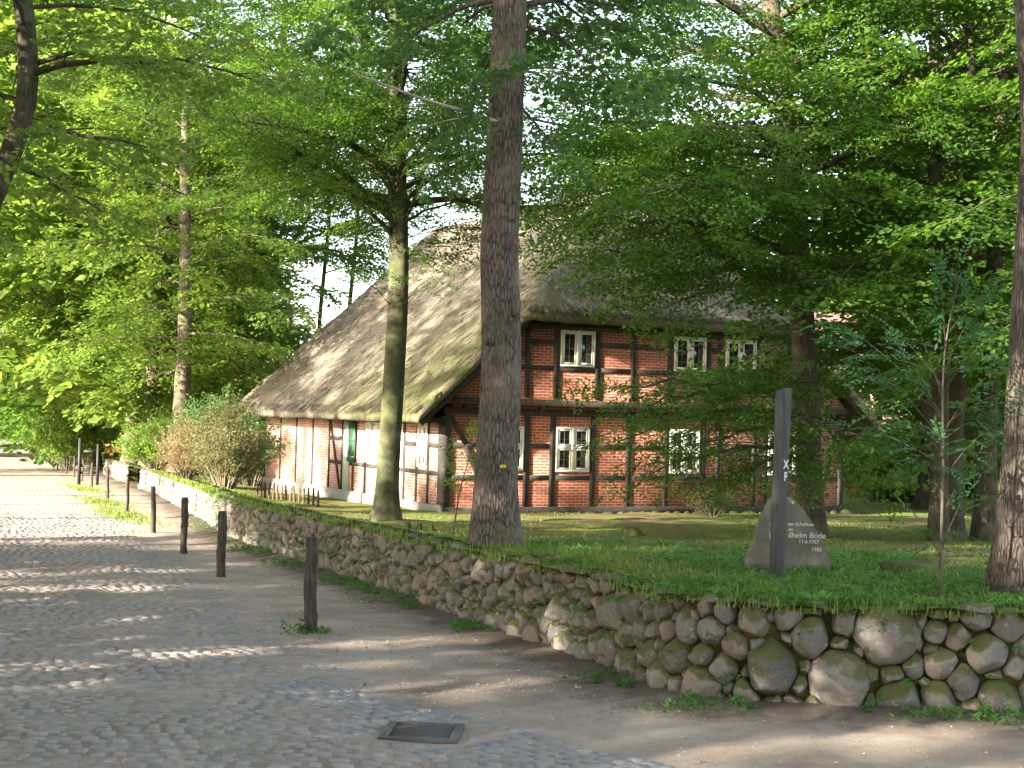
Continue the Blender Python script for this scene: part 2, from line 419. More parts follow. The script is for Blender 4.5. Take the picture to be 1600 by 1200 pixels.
# one sheet to the horizon
ys = np.concatenate([np.arange(-40, 6, 2), np.arange(6, 30, .18), np.arange(30, 70, .6), np.geomspace(70, 900, 40)])
xs = np.concatenate([-np.geomspace(12, 700, 40)[::-1], np.arange(-11.9, 8, .18), np.geomspace(8, 700, 40)])
X, Y = np.meshgrid(xs, ys); Z = G(X, Y)
dw = wall_d(X, Y)
soil = np.exp(-(np.maximum(-dw, 0)/.75)**2)*.95
soil = np.maximum(soil, .45*sstep(.3, -.5, X-np.interp(Y, [7, 13, 20, 30, 40], [.4, -3.2, -5.6, -9, -13]))*(Y < 45))
Z = np.where(dw > .6, Z-.10, Z)
P3 = np.stack([X, Y, 0*X], -1)
Z = Z+.012*sn(P3, 2.6, 3)*(np.abs(X) < 13)+np.exp(-(np.maximum(-dw, 0)/.3)**2)*.05*(Y < 70)
ny, nx = X.shape
q = (np.arange(ny-1)[:, None]*nx+np.arange(nx-1)[None]).reshape(-1)
mb = MB(); mb.add(np.stack([X, Y, Z], -1).reshape(-1, 3), np.stack([q, q+1, q+nx+1, q+nx], 1), 0, soil.reshape(-1))
g = mb.build('ground', M_sand, smooth=True, attname='soil'); tag(g, kind='structure')

# road edge (right side), from near to far
RE = np.array([on_ground(*p)[:2] for p in [(1080, 1215), (700, 1150), (570, 1085), (470, 1020), (400, 965), (330, 925), (280, 880), (200, 826), (130, 772), (75, 722), (45, 695)]])
def road_x(y): return np.interp(y, RE[:, 1], RE[:, 0])
# far part of the road as a sheet 8 mm above the sand
yy = np.concatenate([np.arange(31.5, 70, .8), np.geomspace(70, 400, 30)])
rows = []
for y in yy:
    xr = road_x(y) if y < RE[-1, 1] else RE[-1, 0]-(y-RE[-1, 1])*.33
    for k in range(9):
        x = xr-7.0*k/8; rows.append((x, y, gz(x, y)+.012*sn(np.array([x, y, 0]), 2.6, 3)*(abs(x) < 13)+.006))
q = (np.arange(len(yy)-1)[:, None]*9+np.arange(8)[None]).reshape(-1)
mb = MB(); mb.add(rows, np.stack([q, q+1, q+10, q+9], 1), 0, 0.0)
tag(mb.build('road', M_road, smooth=True, attname='soil'), kind='structure')

# near road: every cobble a low dome in one paving sheet
def cobbles(name, m, cells, rise=.019):
    R = rnd(11); n = len(cells); c = np.array(cells)    # x,y,w,l,ang,fac
    g1 = np.linspace(-1, 1, 6); U, V = np.meshgrid(g1, g1)
    prof = (1-np.abs(U)**5)*(1-np.abs(V)**5); sq = 1-.10*(U**2*V**2)
    j = R.normal(0, .09, (n, 4))
    u = U[None]*sq*(1+j[:, 0, None, None]*V[None]); v = V[None]*sq*(1+j[:, 1, None, None]*U[None])
    lx = u*c[:, 2, None, None]/2; ly = v*c[:, 3, None, None]/2
    ca, sa = np.cos(c[:, 4])[:, None, None], np.sin(c[:, 4])[:, None, None]
    x = c[:, 0, None, None]+lx*ca-ly*sa; y = c[:, 1, None, None]+lx*sa+ly*ca
    P = np.stack([x, y, 0*x], -1)
    z = G(x, y)+.012*sn(P, 2.6, 3)-.022+(rise*c[:, 5]+.018)[:, None, None]*np.sqrt(np.maximum(prof, 0))[None]*(1+.25*j[:, 2, None, None]*U+.25*j[:, 3, None, None]*V)
    z += .003*sn(P, 30, 6)
    k = 36; q = (np.arange(5)[:, None]*6+np.arange(5)[None]).reshape(-1); q = np.stack([q, q+1, q+7, q+6], 1)
    Q = (np.arange(n)[:, None, None]*k+q[None]).reshape(-1, 4)
    mb = MB(); mb.add(np.stack([x, y, z], -1).reshape(-1, 3), Q, 0, np.repeat(R.random(n), k))
    return tag(mb.build(name, m, smooth=True, attname='rnd'), kind='structure')
drain = on_ground(660, 1148)
R = rnd(3); cells = []; y = 7.2
while y < 33:
    dl = R.uniform(.085, .135)*(1 if y < 18 else 1.2); x = -.37*y-2.2+R.uniform(0, .1); xe = float(road_x(y))
    while x < xe+.9:
        w = R.uniform(.09, .19); d = x+w/2-xe
        sand_k = float(sn(np.array([x, y, 0.]), .9, 8))
        fac = 1.0-max(0, sand_k)*.55-max(0, d+.5)*1.0
        if fac > -.35+R.uniform(0, .5) and not (abs(x+w/2-drain[0]) < .42 and abs(y-drain[1]) < .36): cells.append((x+w/2, y+R.normal(0, .012)+.03*math.sin(x*1.3+y), w*.95, dl*.93, R.normal(0, .09), min(1, fac)*R.uniform(.6, 1.1)))
        x += w
    y += dl
cobbles('cobblestones', M_cobble, cells)
# band of flat grey setts round the drain and along the gutter
gp = np.array([on_ground(*p)[:2] for p in [(505, 1062), (600, 1092), (760, 1128), (900, 1165), (1060, 1200)]])
gs, GP = resample(gp, .13); cells = []
GT = np.gradient(GP, axis=0); GT /= np.linalg.norm(GT, axis=1)[:, None]
drain = on_ground(660, 1148)
for i, (p, t) in enumerate(zip(GP, GT)):
    nrm = np.array([t[1], -t[0]]); nrm = nrm if nrm[1] < 0 else -nrm
    for k in range(5 if i < 11 else 8):
        c = p+nrm*(.06+.125*k)+R.normal(0, .006, 2)
        if abs(c[0]-drain[0]) < .30 and abs(c[1]-drain[1]) < .31: continue
        if sn(np.array([c[0], c[1], 0]), 2.6, 5) > .42: continue
        cells.append((c[0], c[1], .127, .115, math.atan2(t[1], t[0])+R.normal(0, .02), R.uniform(.75, 1.0)))
cobbles('gutter_setts', M_sett, cells, .018)

# lawn sheet: rows run inwards from just behind the wall face
off = WP-WNout*.03
yo = np.maximum.accumulate(off[:, 1]+np.arange(len(off))*1e-5)
xg = np.concatenate([np.arange(0, 1.2, .1), np.arange(1.2, 14, .25), np.geomspace(14, 160, 26)])
X = off[:, 0, None]+xg[None]; Y = np.broadcast_to(yo[:, None], X.shape); Z = LZ(X, Y)
ny, nx = X.shape; q = (np.arange(ny-1)[:, None]*nx+np.arange(nx-1)[None]).reshape(-1)
mb = MB(); mb.add(np.stack([X, Y, Z], -1).reshape(-1, 3), np.stack([q, q+1, q+nx+1, q+nx], 1))
tag(mb.build('lawn', M_lawn, smooth=True), kind='structure')

# ------------------------------------------------------------------ field-stone wall
def wall_pos(s, h, out):
    """s along, h up, out towards the road (arrays)"""
    x = np.interp(s, WS, WP[:, 0]); y = np.interp(s, WS, WP[:, 1])
    nx_ = np.interp(s, WS, WNout[:, 0]); ny_ = np.interp(s, WS, WNout[:, 1])
    o = out-.10*h
    return np.stack([x+nx_*o, y+ny_*o, G0(y)+.02+h], -1)
s_of_y = lambda y: float(np.interp(y, WP[:, 1], WS))
def stone_mesh(mb, s0, h0, rr, depth, near, R, rv):
    nt_, nr_ = (28, 11) if near else (14, 6)
    ph = np.linspace(0, 1.85, nr_); th = np.arange(nt_)/nt_*2*math.pi
    rr = np.interp(th, np.arange(len(rr)+1)/len(rr)*2*math.pi, np.append(rr, rr[0]))
    a = np.sin(np.minimum(ph, 1.57))**.62; a = np.where(ph > 1.57, 1-.12*(ph-1.57)*4, a)
    o = np.cos(ph)
    ofs = R.normal(0, .12, 2)
    s = s0+rr[None]*np.cos(th)[None]*a[:, None]; h = h0+rr[None]*np.sin(th)[None]*a[:, None]
    out = depth*(o[:, None]*(1+ofs[0]*np.cos(th)[None]*a[:, None]+ofs[1]*np.sin(th)[None]*a[:, None]))-.05
    P = np.stack([s, h, out], -1); sd = R.uniform(0, 50)
    f = 1/max(.08, rr.mean())
    n1 = sn(P+sd, f*1.3, 1)*.10+sn(P+sd, f*3.1, 6)*.035
    out = out+n1*rr.mean()*np.cos(ph)[:, None]; s = s+sn(P+sd+9, f*1.5, 3)*.05*rr.mean()*a[:, None]; h = h+sn(P+sd+19, f*1.5, 5)*.05*rr.mean()*a[:, None]
    Rm = rr.mean(); L3 = np.stack([(s-s0)/Rm, (h-h0)/Rm, (out+.05)/depth], -1)
    for _ in range(9):
        nn = R.normal(0, 1, 3); nn[2] = abs(nn[2])*.8+.2; nn /= np.linalg.norm(nn); dd = R.uniform(.62, .86)+.20*(1-nn[2])
        ex = np.maximum(L3@nn-dd, 0)[..., None]; L3 = L3-nn*ex*.8
    L3 = L3*(1+sn(L3+sd, 3.2, 9)[..., None]*.03+sn(L3+sd, 9, 2)[..., None]*.010)
    s = s0+L3[..., 0]*Rm; h = h0+L3[..., 1]*Rm; out = L3[..., 2]*depth-.05
    V = wall_pos(s, h, out).reshape(-1, 3)
    i = np.arange(nr_-1)[:, None]*nt_; j = np.arange(nt_)[None]; j2 = (j+1) % nt_
    mb.add(V, np.stack([i+j, i+j2, i+nt_+j2, i+nt_+j], -1).reshape(-1, 4), 0, rv)
def build_wall(y0, y1, label, seed, parts, toplevel='stone_wall'):
    sa, sb = s_of_y(y0), s_of_y(y1); R = rnd(seed)
    root = thing(toplevel, wall_pos(np.array(sa), 0, 0), label, 'wall')
    H = .70
    def size(s):
        y = np.interp(s, WS, WP[:, 1]); x = np.interp(s, WS, WP[:, 0])
        return .122+.05*(sstep(0, 2.6, x)) if y < 12.5 else .112-.012*sstep(12, 20, y)
    pts = []
    ntry = int((sb-sa)*160); cand = np.stack([R.uniform(sa, sb, ntry), R.uniform(.04, H-.04, ntry), R.uniform(.6, 1.45, ntry)], 1)
    cand2 = np.stack([R.uniform(sa, sb, ntry), R.uniform(.03, H-.03, ntry), R.uniform(.3, .55, ntry)], 1)
    for c in np.concatenate([cand, cand2]):
        r = size(c[0])*c[2]
        if not pts: pts.append((c[0], c[1], r)); continue
        A = np.array(pts); A = A[np.abs(A[:, 0]-c[0]) < 1.2]; d = np.hypot(A[:, 0]-c[0], (A[:, 1]-c[1])*1.15)
        if (d > (A[:, 2]+r)*.69).all(): pts.append((c[0], c[1], r))
    A = np.array(pts); th = np.arange(24)/24*2*math.pi; stones = []
    for i, (s0, h0, r) in enumerate(A):
        near = np.abs(A[:, 0]-s0) < 1.3; rr = np.full(24, r*1.9)
        for k in np.nonzero(near)[0]:
            if k == i: continue
            dx, dy = A[k, 0]-s0, A[k, 1]-h0; d = math.hypot(dx, dy); w = d*.5+(r**2-A[k, 2]**2)/(2*d)
            ct = (dx*np.cos(th)+dy*np.sin(th))/d
            rr = np.where(ct > .05, np.minimum(rr, np.maximum(w, .03)/np.maximum(ct, .05)), rr)
        st_ = np.sin(th); rr = np.where(st_ > .02, np.minimum(rr, (H+.03*math.sin(s0*7)+.02-h0)/np.maximum(st_, .02)), rr)
        rr = np.where(st_ < -.02, np.minimum(rr, (h0+.10)/np.maximum(-st_, .02)), rr)
        rr = np.minimum(rr, r*2.0)
        for _ in range(1): rr = .25*np.roll(rr, 1)+.5*rr+.25*np.roll(rr, -1)
        rr = rr*1.0-.003
        p = wall_pos(np.array(s0), h0, 0); app = rr.mean()/max(p[1], 4)
        vis = abs(p[0]/p[1]) < .37
        stones.append((app if vis else 0, s0, h0, rr, p))
    stones.sort(key=lambda t: -t[0])
    small = MB()
    for k, (app, s0, h0, rr, p) in enumerate(stones):
        mb = MB() if k < parts else small
        stone_mesh(mb, s0, h0, rr, min(.17, rr.mean()*.66)+.03, p[1] < 20, R, R.random())
        if k < parts: mb.build('boulder', M_stone, root, True, attname='rnd').matrix_parent_inverse = Matrix.Translation(-root.location)
    o = small.build('small_stones', M_stone, root, True, attname='rnd'); o.matrix_parent_inverse = Matrix.Translation(-root.location); o['kind'] = 'stuff'
    # earth and moss between the stones
    ss = np.arange(sa, sb, .06); hh = np.concatenate([np.linspace(-.1, H-.06, 14)]); Sg, Hg = np.meshgrid(ss, hh)
    n1 = sn(np.stack([Sg, Hg, 0*Sg], -1), 5, 3); n2 = sn(np.stack([Sg, Hg, 0*Sg], -1), 14, 8)
    rows = [wall_pos(Sg, Hg, -.075+.03*n1+.012*n2)]
    for dpt in (.0, -.12, -.3, -.45):
        rows.append(wall_pos(ss[None], np.full((1, len(ss)), H-.01+.015*math.sin(dpt*20))+.02*sn(np.stack([ss, ss*0+dpt*3, ss*0], -1), 4, 2)[None], dpt+0*ss[None]+.04))
    rows.append(wall_pos(ss[None], np.full((1, len(ss)), -.1), -.5+0*ss[None]))
    V = np.concatenate(rows, 0); a, b = V.shape[:2]
    q = (np.arange(a-1)[:, None]*b+np.arange(b-1)[None]).reshape(-1)
    mb = MB(); mb.add(V.reshape(-1, 3), np.stack([q, q+1, q+b+1, q+b], 1))
    for col_ in (0, -1):
        mb.add(V[:, col_], [tuple(range(a)) if col_ else tuple(range(a-1, -1, -1))])
    o = mb.build('earth_core', M_core, root, True); o.matrix_parent_inverse = Matrix.Translation(-root.location)
    return root
build_wall(9.16, 51.5, 'long low dry wall of mossy fieldstones curving along the sandy path', 21, 99)
build_wall(56.5, 66, 'short far stretch of stone wall beyond the dark gate', 22, 0)

# ------------------------------------------------------------------ leaves, sprays, trees
def leaf_quads(B, D, Nn, L, Wd):
    """arrays -> (n,4,3) folded-less diamond leaves"""
    D = D/np.linalg.norm(D, axis=1)[:, None]
    Sd = np.cross(D, Nn); Sd /= np.linalg.norm(Sd, axis=1)[:, None]+1e-9
    return np.stack([B, B+D*(L*.45)[:, None]+Sd*(Wd*.5)[:, None], B+D*L[:, None], B+D*(L*.45)[:, None]-Sd*(Wd*.5)[:, None]], 1)
def spray_template(seed, n, leaf, aspect=.68, width=.52, tilt=.6, droop=.18):
    """flat fan of leaves along +x, unit length"""
    R = rnd(seed); B = []; D = []; Nn = []
    tw = 5
    per = n//(tw*2+1)
    for k in range(tw*2+1):
        if k == 0: a0 = np.array([0, 0, 0.]); ax = np.array([1, 0, 0.]); ln = 1.0
        else:
            s = .12+.75*((k+1)//2)/(tw+1); side = 1 if k % 2 else -1
            a0 = np.array([s, 0, 0]); ax = np.array([.75, side*.66, 0]); ln = width*1.6*(1-.6*s)
        for i in range(per):
            t = (i+.6)/per; sd = 1 if i % 2 else -1
            p = a0+ax*ln*t+R.normal(0, 1, 3)*[.045, .045, .05]; an = math.atan2(ax[1], ax[0])+sd*R.uniform(.5, 1.0)
            B.append(p); D.append((math.cos(an), math.sin(an), R.normal(-.15, .25))); Nn.append((R.normal(0, tilt), R.normal(0, tilt), 1))
    B = np.array(B); D = np.array(D); Nn = np.array(Nn)
    B[:, 2] -= droop*B[:, 0]**2
    L = leaf*R.uniform(.7, 1.2, len(B))
    return B, D, Nn, L, L*aspect
def frond_template(seed, n=13, leaf=.25):
    R = rnd(seed); B = []; D = []; Nn = []
    for i in range(n):
        t = .2+.8*(i//2)/(n//2); sd = 1 if i % 2 else -1
        B.append((t, R.normal(0, .02), -.3*t*t)); an = sd*1.15 if i < n-1 else 0
        D.append((math.cos(an), math.sin(an), -.1)); Nn.append((R.normal(0, .45), R.normal(0, .45), 1))
    L = np.full(n, leaf)*R.uniform(.85, 1.1, n)
    return np.array(B, float), np.array(D, float), np.array(Nn, float), L, L*.44
def place_sprays(mb, O, Dx, size, tmpls, R, upj=.25, mi=0, up=None):
    n = len(O); O = np.asarray(O); Dx = np.asarray(Dx, float); Dx /= np.linalg.norm(Dx, axis=1)[:, None]
    up = np.array([0, 0, 1.]) + R.normal(0, upj, (n, 3)) if up is None else up
    Sy = np.cross(up, Dx); Sy /= np.linalg.norm(Sy, axis=1)[:, None]+1e-9
    Uz = np.cross(Dx, Sy); Mx = np.stack([Dx, Sy, Uz], 2)      # columns
    pick = R.integers(0, len(tmpls), n); spr = R.random(n)
    for k, (B, D, Nn, L, Wd) in enumerate(tmpls):
        ix = np.nonzero(pick == k)[0]
        if not len(ix): continue
        q = leaf_quads(B, D, Nn, L, Wd)
        V = np.einsum('nij,mkj->nmki', Mx[ix], q)*size[ix][:, None, None, None]+O[ix][:, None, None, :]
        m = len(ix)*len(B)
        a = np.clip(.6*spr[ix][:, None]+.4*R.random((len(ix), len(B))), 0, 1)
        mb.add(V.reshape(-1, 3), np.arange(m*4).reshape(-1, 4), mi, np.repeat(a.reshape(-1), 4))
TM = {}
def tmpl(kind):
    if kind not in TM:
        if kind == 'beech': TM[kind] = [spray_template(100+i, 66, .098) for i in range(5)]
        elif kind == 'beech_mid': TM[kind] = [spray_template(120+i, 44, .15) for i in range(5)]
        elif kind == 'far': TM[kind] = [spray_template(140+i, 33, .20, .7, .55) for i in range(5)]
        elif kind == 'oak': TM[kind] = [spray_template(160+i, 44, .17, .6, .5, .8, .1) for i in range(5)]
        elif kind == 'frond': TM[kind] = [frond_template(180+i) for i in range(4)]
        elif kind == 'shrub': TM[kind] = [spray_template(200+i, 33, .15, .6, .4, .8, .0) for i in range(4)]
        elif kind == 'dry': TM[kind] = [spray_template(220+i, 22, .13, .35, .3, .9, .0) for i in range(4)]
        elif kind == 'weed': TM[kind] = [spray_template(240+i, 11, .34, .4, .3, .6, .3) for i in range(4)]
    return TM[kind]
def bez(P0, P1, P2, n):
    t = np.linspace(0, 1, n)[:, None]; return (1-t)**2*P0+2*t*(1-t)*P1+t*t*P2
def limb(wood, crown, P0, P2, r, R, kind, size, arch=.12, start=.22, dens=1.0, flatz=.22, sec_len=.34, side_gap=.45, wmi=0, sag=.25):
    P0 = np.asarray(P0, float); P2 = np.asarray(P2, float); L = np.linalg.norm(P2-P0)
    P1 = (P0+P2)/2+np.array([R.normal(0, .06), R.normal(0, .06), arch+R.normal(0, .03)])*L
    n = max(6, int(L/.5)); P = bez(P0, P1, P2, n)
    P[1:-1] += R.normal(0, .03*L/ n**.5, (n-2, 3))
    if wood is not None: wood.tube(P, np.linspace(r, .012, n)**1.0, 7, wmi)
    O = []; D = []; Z = []
    ns = max(3, int(L*(1-start)/side_gap)); T = np.gradient(P, axis=0)
    for i in range(ns+1):
        s = start+(1-start)*(i+R.random()*.5)/(ns+.5); s = min(s, 1)
        k = s*(n-1); k0 = min(int(k), n-2); p = P[k0]*(1-(k-k0))+P[k0+1]*(k-k0); t = T[k0]/np.linalg.norm(T[k0])
        for sd in (1, -1):
            l2 = L*sec_len*(1.15-s)*R.uniform(.6, 1.2)+.35
            an = sd*R.uniform(.7, 1.2); d = np.array([t[0]*math.cos(an)-t[1]*math.sin(an), t[0]*math.sin(an)+t[1]*math.cos(an), t[2]*.5+R.normal(0, flatz)])
            d /= np.linalg.norm(d)
            e = p+d*l2; e[2] -= sag*.15*l2
            m = max(2, int(l2/.32*dens))
            if wood is not None and l2 > .7: wood.tube(np.array([p, (p+e)/2+[0, 0, .04*l2], e]), [max(.012, r*.22), max(.008, r*.13), .005], 4, wmi, cap=False)
            for j in range(m):
                u = (j+.7)/m; sd2 = 1 if j % 2 else -1; a2 = sd2*R.uniform(.25, .9) if j < m-1 else 0
                dd = np.array([d[0]*math.cos(a2)-d[1]*math.sin(a2), d[0]*math.sin(a2)+d[1]*math.cos(a2), d[2]-.1+R.normal(0, .12)])
                O.append(p+(e-p)*u); D.append(dd); Z.append(size*R.uniform(.7, 1.15))
    O.append(P[-1]); D.append(P[-1]-P[-2]); Z.append(size)
    place_sprays(crown, np.array(O), np.array(D), np.array(Z), tmpl(kind), R)
def trunk_path(pts, step=.35):
    P = np.array(pts, float); d = np.concatenate([[0], np.cumsum(np.linalg.norm(np.diff(P, axis=0), axis=1))])
    n = max(8, int(d[-1]/step)); s = np.linspace(0, d[-1], n)
    Q = np.stack([np.interp(s, d, P[:, k]) for k in range(3)], 1)
    for _ in range(3): Q[1:-1] = .25*Q[:-2]+.5*Q[1:-1]+.25*Q[2:]
    return Q
def trunk(mb, Q, r0, r1, R, n=20, flare=.55, wob=.05, fl_h=.35, mi=0, ridge=0.0):
    """Q starts at the ground; adds a flare with root lobes"""
    z = Q[:, 2]-Q[0, 2]; t = np.linspace(0, 1, len(Q))
    rad = r0+(r1-r0)*t**.85
    th = np.arange(n)/n*2*math.pi; ph = R.uniform(0, 6.28, 3)
    lob = .5+.5*np.cos(th*R.integers(3, 6)+ph[0])
    W_ = 1+flare*np.exp(-z/fl_h)[:, None]*(.5+.8*lob[None])+wob*np.cos(2*th+ph[1])[None]+wob*.7*np.sin(3*th[None]+ph[2]+z[:, None]*.5)+R.normal(0, wob*.12, (len(Q), n))
    if ridge: W_ = W_+ridge*np.sign(np.sin(th*9+1.5*np.sin(z[:, None]*2.1)+ph[0]))[...]*.5*(R.random((len(Q), n))*.8+.2)
    Q = Q.copy(); Q[0, 2] -= .12
    mb.tube(Q, rad, n, mi, wob=W_)
def at_h(Q, h):
    z = Q[:, 2]-Q[0, 2]; return np.array([np.interp(h, z, Q[:, k]) for k in range(3)])
def tree(name, label, cat, pts, r0, r1, seed, bm, lm, kind='beech', size=.95, crown=(4, 12), nl=26, rad=(5, 3), elev=(.05, .45), arch=.14,
         aim=None, group=None, extra=(), dens=1.0, nseg=20, flare=.55, gap=.45, wob=.05, ridge=0, az=None, sec_len=.34, startf=.22, step=.35, lr=.42, front=1):
    R = rnd(seed); Q = trunk_path(pts, step); base = Q[0].copy()
    root = thing(name, base, label, cat, group)
    wd = MB(); cr = MB(); trunk(wd, Q, r0, r1, R, nseg, flare, wob, ridge=ridge)
    ga = R.uniform(0, 6.28)
    for i in range(nl):
        h = crown[0]+(crown[1]-crown[0])*(i+R.random()*.6)/nl; f = (h-crown[0])/(crown[1]-crown[0])
        p = at_h(Q, h); ga += 2.4+R.normal(0, .3)
        a = ga if az is None else R.uniform(*az)
        Lh = (rad[0]*(1-f)+rad[1]*f)*R.uniform(.7, 1.15)*(1 if f < .85 else .7)
        if math.cos(a+math.pi/2) > .6: Lh *= front
        el = elev[0]+(elev[1]-elev[0])*f+R.normal(0, .08)
        e = p+np.array([math.cos(a)*Lh, math.sin(a)*Lh, math.sin(el)*Lh])
        rr = (r0+(r1-r0)*min(1, h/(Q[-1, 2]-Q[0, 2])))*lr
        limb(wd, cr, p, e, rr, R, kind, size, arch, startf, dens, side_gap=gap, sec_len=sec_len)
    for h, e, rr, kw in extra:
        limb(wd, cr, at_h(Q, h), e, rr, R, kw.get('kind', kind), kw.get('size', size), kw.get('arch', arch), kw.get('start', .2), kw.get('dens', dens), side_gap=kw.get('gap', gap), sec_len=kw.get('sec', .3), flatz=kw.get('flatz', .2))
    wd.build('trunk', bm, root, True, loc=base).location = (0, 0, 0)
    if cr.n: cr.build('crown', lm, root, False, loc=base, attname='rnd').location = (0, 0, 0)
    return root, Q
def copy_tree(o, loc, rz, sc, label):
    c = o.copy(); COL.objects.link(c); c.location = loc; c.rotation_euler = (0, 0, rz); c.scale = (sc, sc, sc)
    if label: c['label'] = label
    for ch in list(o.children):
        d = ch.copy(); COL.objects.link(d); d.parent = c
    return c
def P_at(D, *pp): return [at(x, y, D) for x, y in pp]

# big oak in the middle
b = on_lawn(772, 855); D1 = b[1]
pts = [b]+P_at(D1, (774, 740), (783, 600), (783, 480), (780, 400), (788, 250), (793, 120), (798, 0), (800, -150), (806, -400), (800, -700))
oak, Qo = tree('oak_tree', 'thick grey-brown oak with a yellow spot and mossy knot, in front of the house', 'tree', pts, .235, .15, 41, M_oak, L_oak, 'oak', .6,
     crown=(7.3, 12.5), nl=15, rad=(4.2, 2.5), elev=(.2, .7), nseg=72, flare=.42, ridge=.035, step=.1,
     extra=[(5.2, at(850, 120, D1-.4), .02, dict(size=.42, gap=.35, start=.1, sec=.25)), (5.4, at(735, 170, D1-.3), .02, dict(size=.4, gap=.35, start=.2)),
            (6.2, at(930, 60, D1+1), .03, dict(size=.7)), (6.0, at(720, 40, D1+1), .03, dict(size=.6)), (6.3, at(880, 20, D1+1.5), .03, dict(size=.7)), (6.4, at(560, 20, D1+.5), .04, dict(size=.7)), (6.3, at(990, 90, D1+2), .03, dict(size=.7)), (5.8, at(960, 130, D1+.6), .025, dict(size=.6)), (6.0, at(640, 60, D1), .04, dict(size=.5)), (4.9, at(870, 240, D1-.2), .015, dict(size=.35, start=.2)),
            (5.9, at(1010, 30, D1+1), .04, dict(size=.5)), (5.6, at(700, 240, D1+.5), .02, dict(size=.4))])
R = rnd(77); mb = MB()
lump = lambda mb, c, r, sq=(1, 1, 1): None
def blob(mb, c, r, seed, sub=(14, 9), amp=.15, mi=0, rv=.5):
    th = np.arange(sub[0])/sub[0]*2*math.pi; ph = np.linspace(.001, math.pi-.001, sub[1])
    d = np.stack([np.sin(ph)[:, None]*np.cos(th)[None], np.sin(ph)[:, None]*np.sin(th)[None], np.cos(ph)[:, None]+0*th[None]], -1)
    V = np.asarray(c)+d*np.asarray(r)*(1+amp*sn(d+seed*3.1, 2.2, seed % 20)+amp*.4*sn(d+seed, 6, 3))[..., None]
    n = sub[0]; i = np.arange(sub[1]-1)[:, None]*n; j = np.arange(n)[None]; j2 = (j+1) % n
    mb.add(V.reshape(-1, 3), np.stack([i+j, i+n+j, i+n+j2, i+j2], -1).reshape(-1, 4), mi, rv)
def rel(o, root): o.matrix_parent_inverse = Matrix.Translation(-root.location); return o
P = np.array(P_at(D1-.1, (775, 192), (745, 185), (700, 178), (650, 168), (605, 156), (575, 148), (548, 133))); P[:, 1] = [D1-.15, D1-.3, D1-.5, D1-.7, D1-.9, D1-1, D1-1.1]
mb.tube(P, [.03, .022, .018, .015, .012, .008, .004], 7)
mb.tube([P[1], P[1]+[-.35, 0, -.08], P[1]+[-.75, .1, -.2]], [.012, .008, .003], 5); mb.tube([P[3], P[3]+[.1, 0, .1], P[3]+[.15, 0, .25]], [.008, .005, .002], 4); mb.tube([P[4], P[4]+[.12, 0, .12], P[4]+[.2, 0, .2]], [.007, .005, .002], 4)
rel(mb.build('dead_branch', M_deadwood, oak, True), oak)
mb = MB(); blob(mb, at(806, 478, D1-.17), (.06, .07, .12), 3, amp=.2); rel(mb.build('burl', M_oak, oak, True), oak); mb = MB(); blob(mb, at(764, 533, D1-.19), (.045, .05, .05), 5, amp=.2)
rel(mb.build('burl', M_oak, oak, True), oak)
mb = MB(); c = at(786, 729, D1-.262); a = np.arange(9)/9*2*math.pi
ring = np.stack([c[0]+.036*np.cos(a), c[1]+0*a, c[2]+.026*np.sin(a)*(1+.3*np.cos(2*a))], 1)
mb.add(np.concatenate([ring, ring+[0, .03, 0]]), [tuple(range(9))]+[(i, i+9, (i+1) % 9+9, (i+1) % 9) for i in range(9)])
rel(mb.build('yellow_spot', M_yellow, oak), oak)

# smooth beech left of it
b = on_lawn(600, 812); D2 = b[1]
pts = [b]+P_at(D2, (604, 760), (612, 640), (621, 500), (624, 400), (620, 250), (617, 90), (622, -60), (640, -300), (630, -600))
tree('beech_tree', 'smooth green-stained beech left of the thick oak, beside the long side wall', 'tree', pts, .245, .15, 42, M_beech, L_beech, 'beech', .85,
     crown=(6.9, 13), nl=34, rad=(5.2, 3.5), elev=(-.02, .6), nseg=30, flare=.6, gap=.42,
     extra=[(6.6, at(250, 150, D2-2.5), .09, dict()), (7.2, at(330, 40, D2-1), .09, dict()), (6.2, at(420, 240, D2-2), .06, dict()),
            (6.8, at(520, 280, D2-2), .05, dict()), (6.6, at(730, 310, D2+1.5), .04, dict(arch=.02)), (4.6, at(570, 440, D2-.6), .008, dict(size=.5)), (5.9, at(705, 385, D2-.3), .012, dict(size=.75, sec=.35)), (5.8, at(660, 400, D2+.5), .012, dict(size=.75, sec=.35)), (6.2, at(745, 360, D2), .012, dict(size=.75, sec=.35)), (6.3, at(560, 350, D2), .012, dict(size=.75, sec=.35)),
            (4.6, at(680, 430, D2-.6), .008, dict(size=.5)), (6.9, at(760, 240, D2+2), .05, dict()), (7.0, at(560, 200, D2-2), .04, dict()), (7.3, at(660, 150, D2-2.5), .04, dict()), (7.6, at(450, 60, D2-2), .06, dict()), (7.4, at(800, 60, D2+3), .06, dict()), (6.8, at(180, 90, D2+1), .09, dict()), (6.4, at(740, 90, D2-1), .05, dict())])

# oak at the right edge
b = on_lawn(1596, 930); D3 = b[1]
pts = [b]+P_at(D3, (1600, 880), (1612, 700), (1624, 450), (1636, 220), (1630, 80), (1622, -40), (1630, -300), (1640, -900))
tree('oak_tree', 'large rough-barked oak cut off by the right edge, behind the boulder wall', 'tree', pts, .25, .17, 43, M_oak, L_oak, 'oak', .6,
     crown=(6.2, 12), nl=12, rad=(3.5, 2.5), elev=(.3, .7), nseg=72, flare=.28, ridge=.035, step=.1)

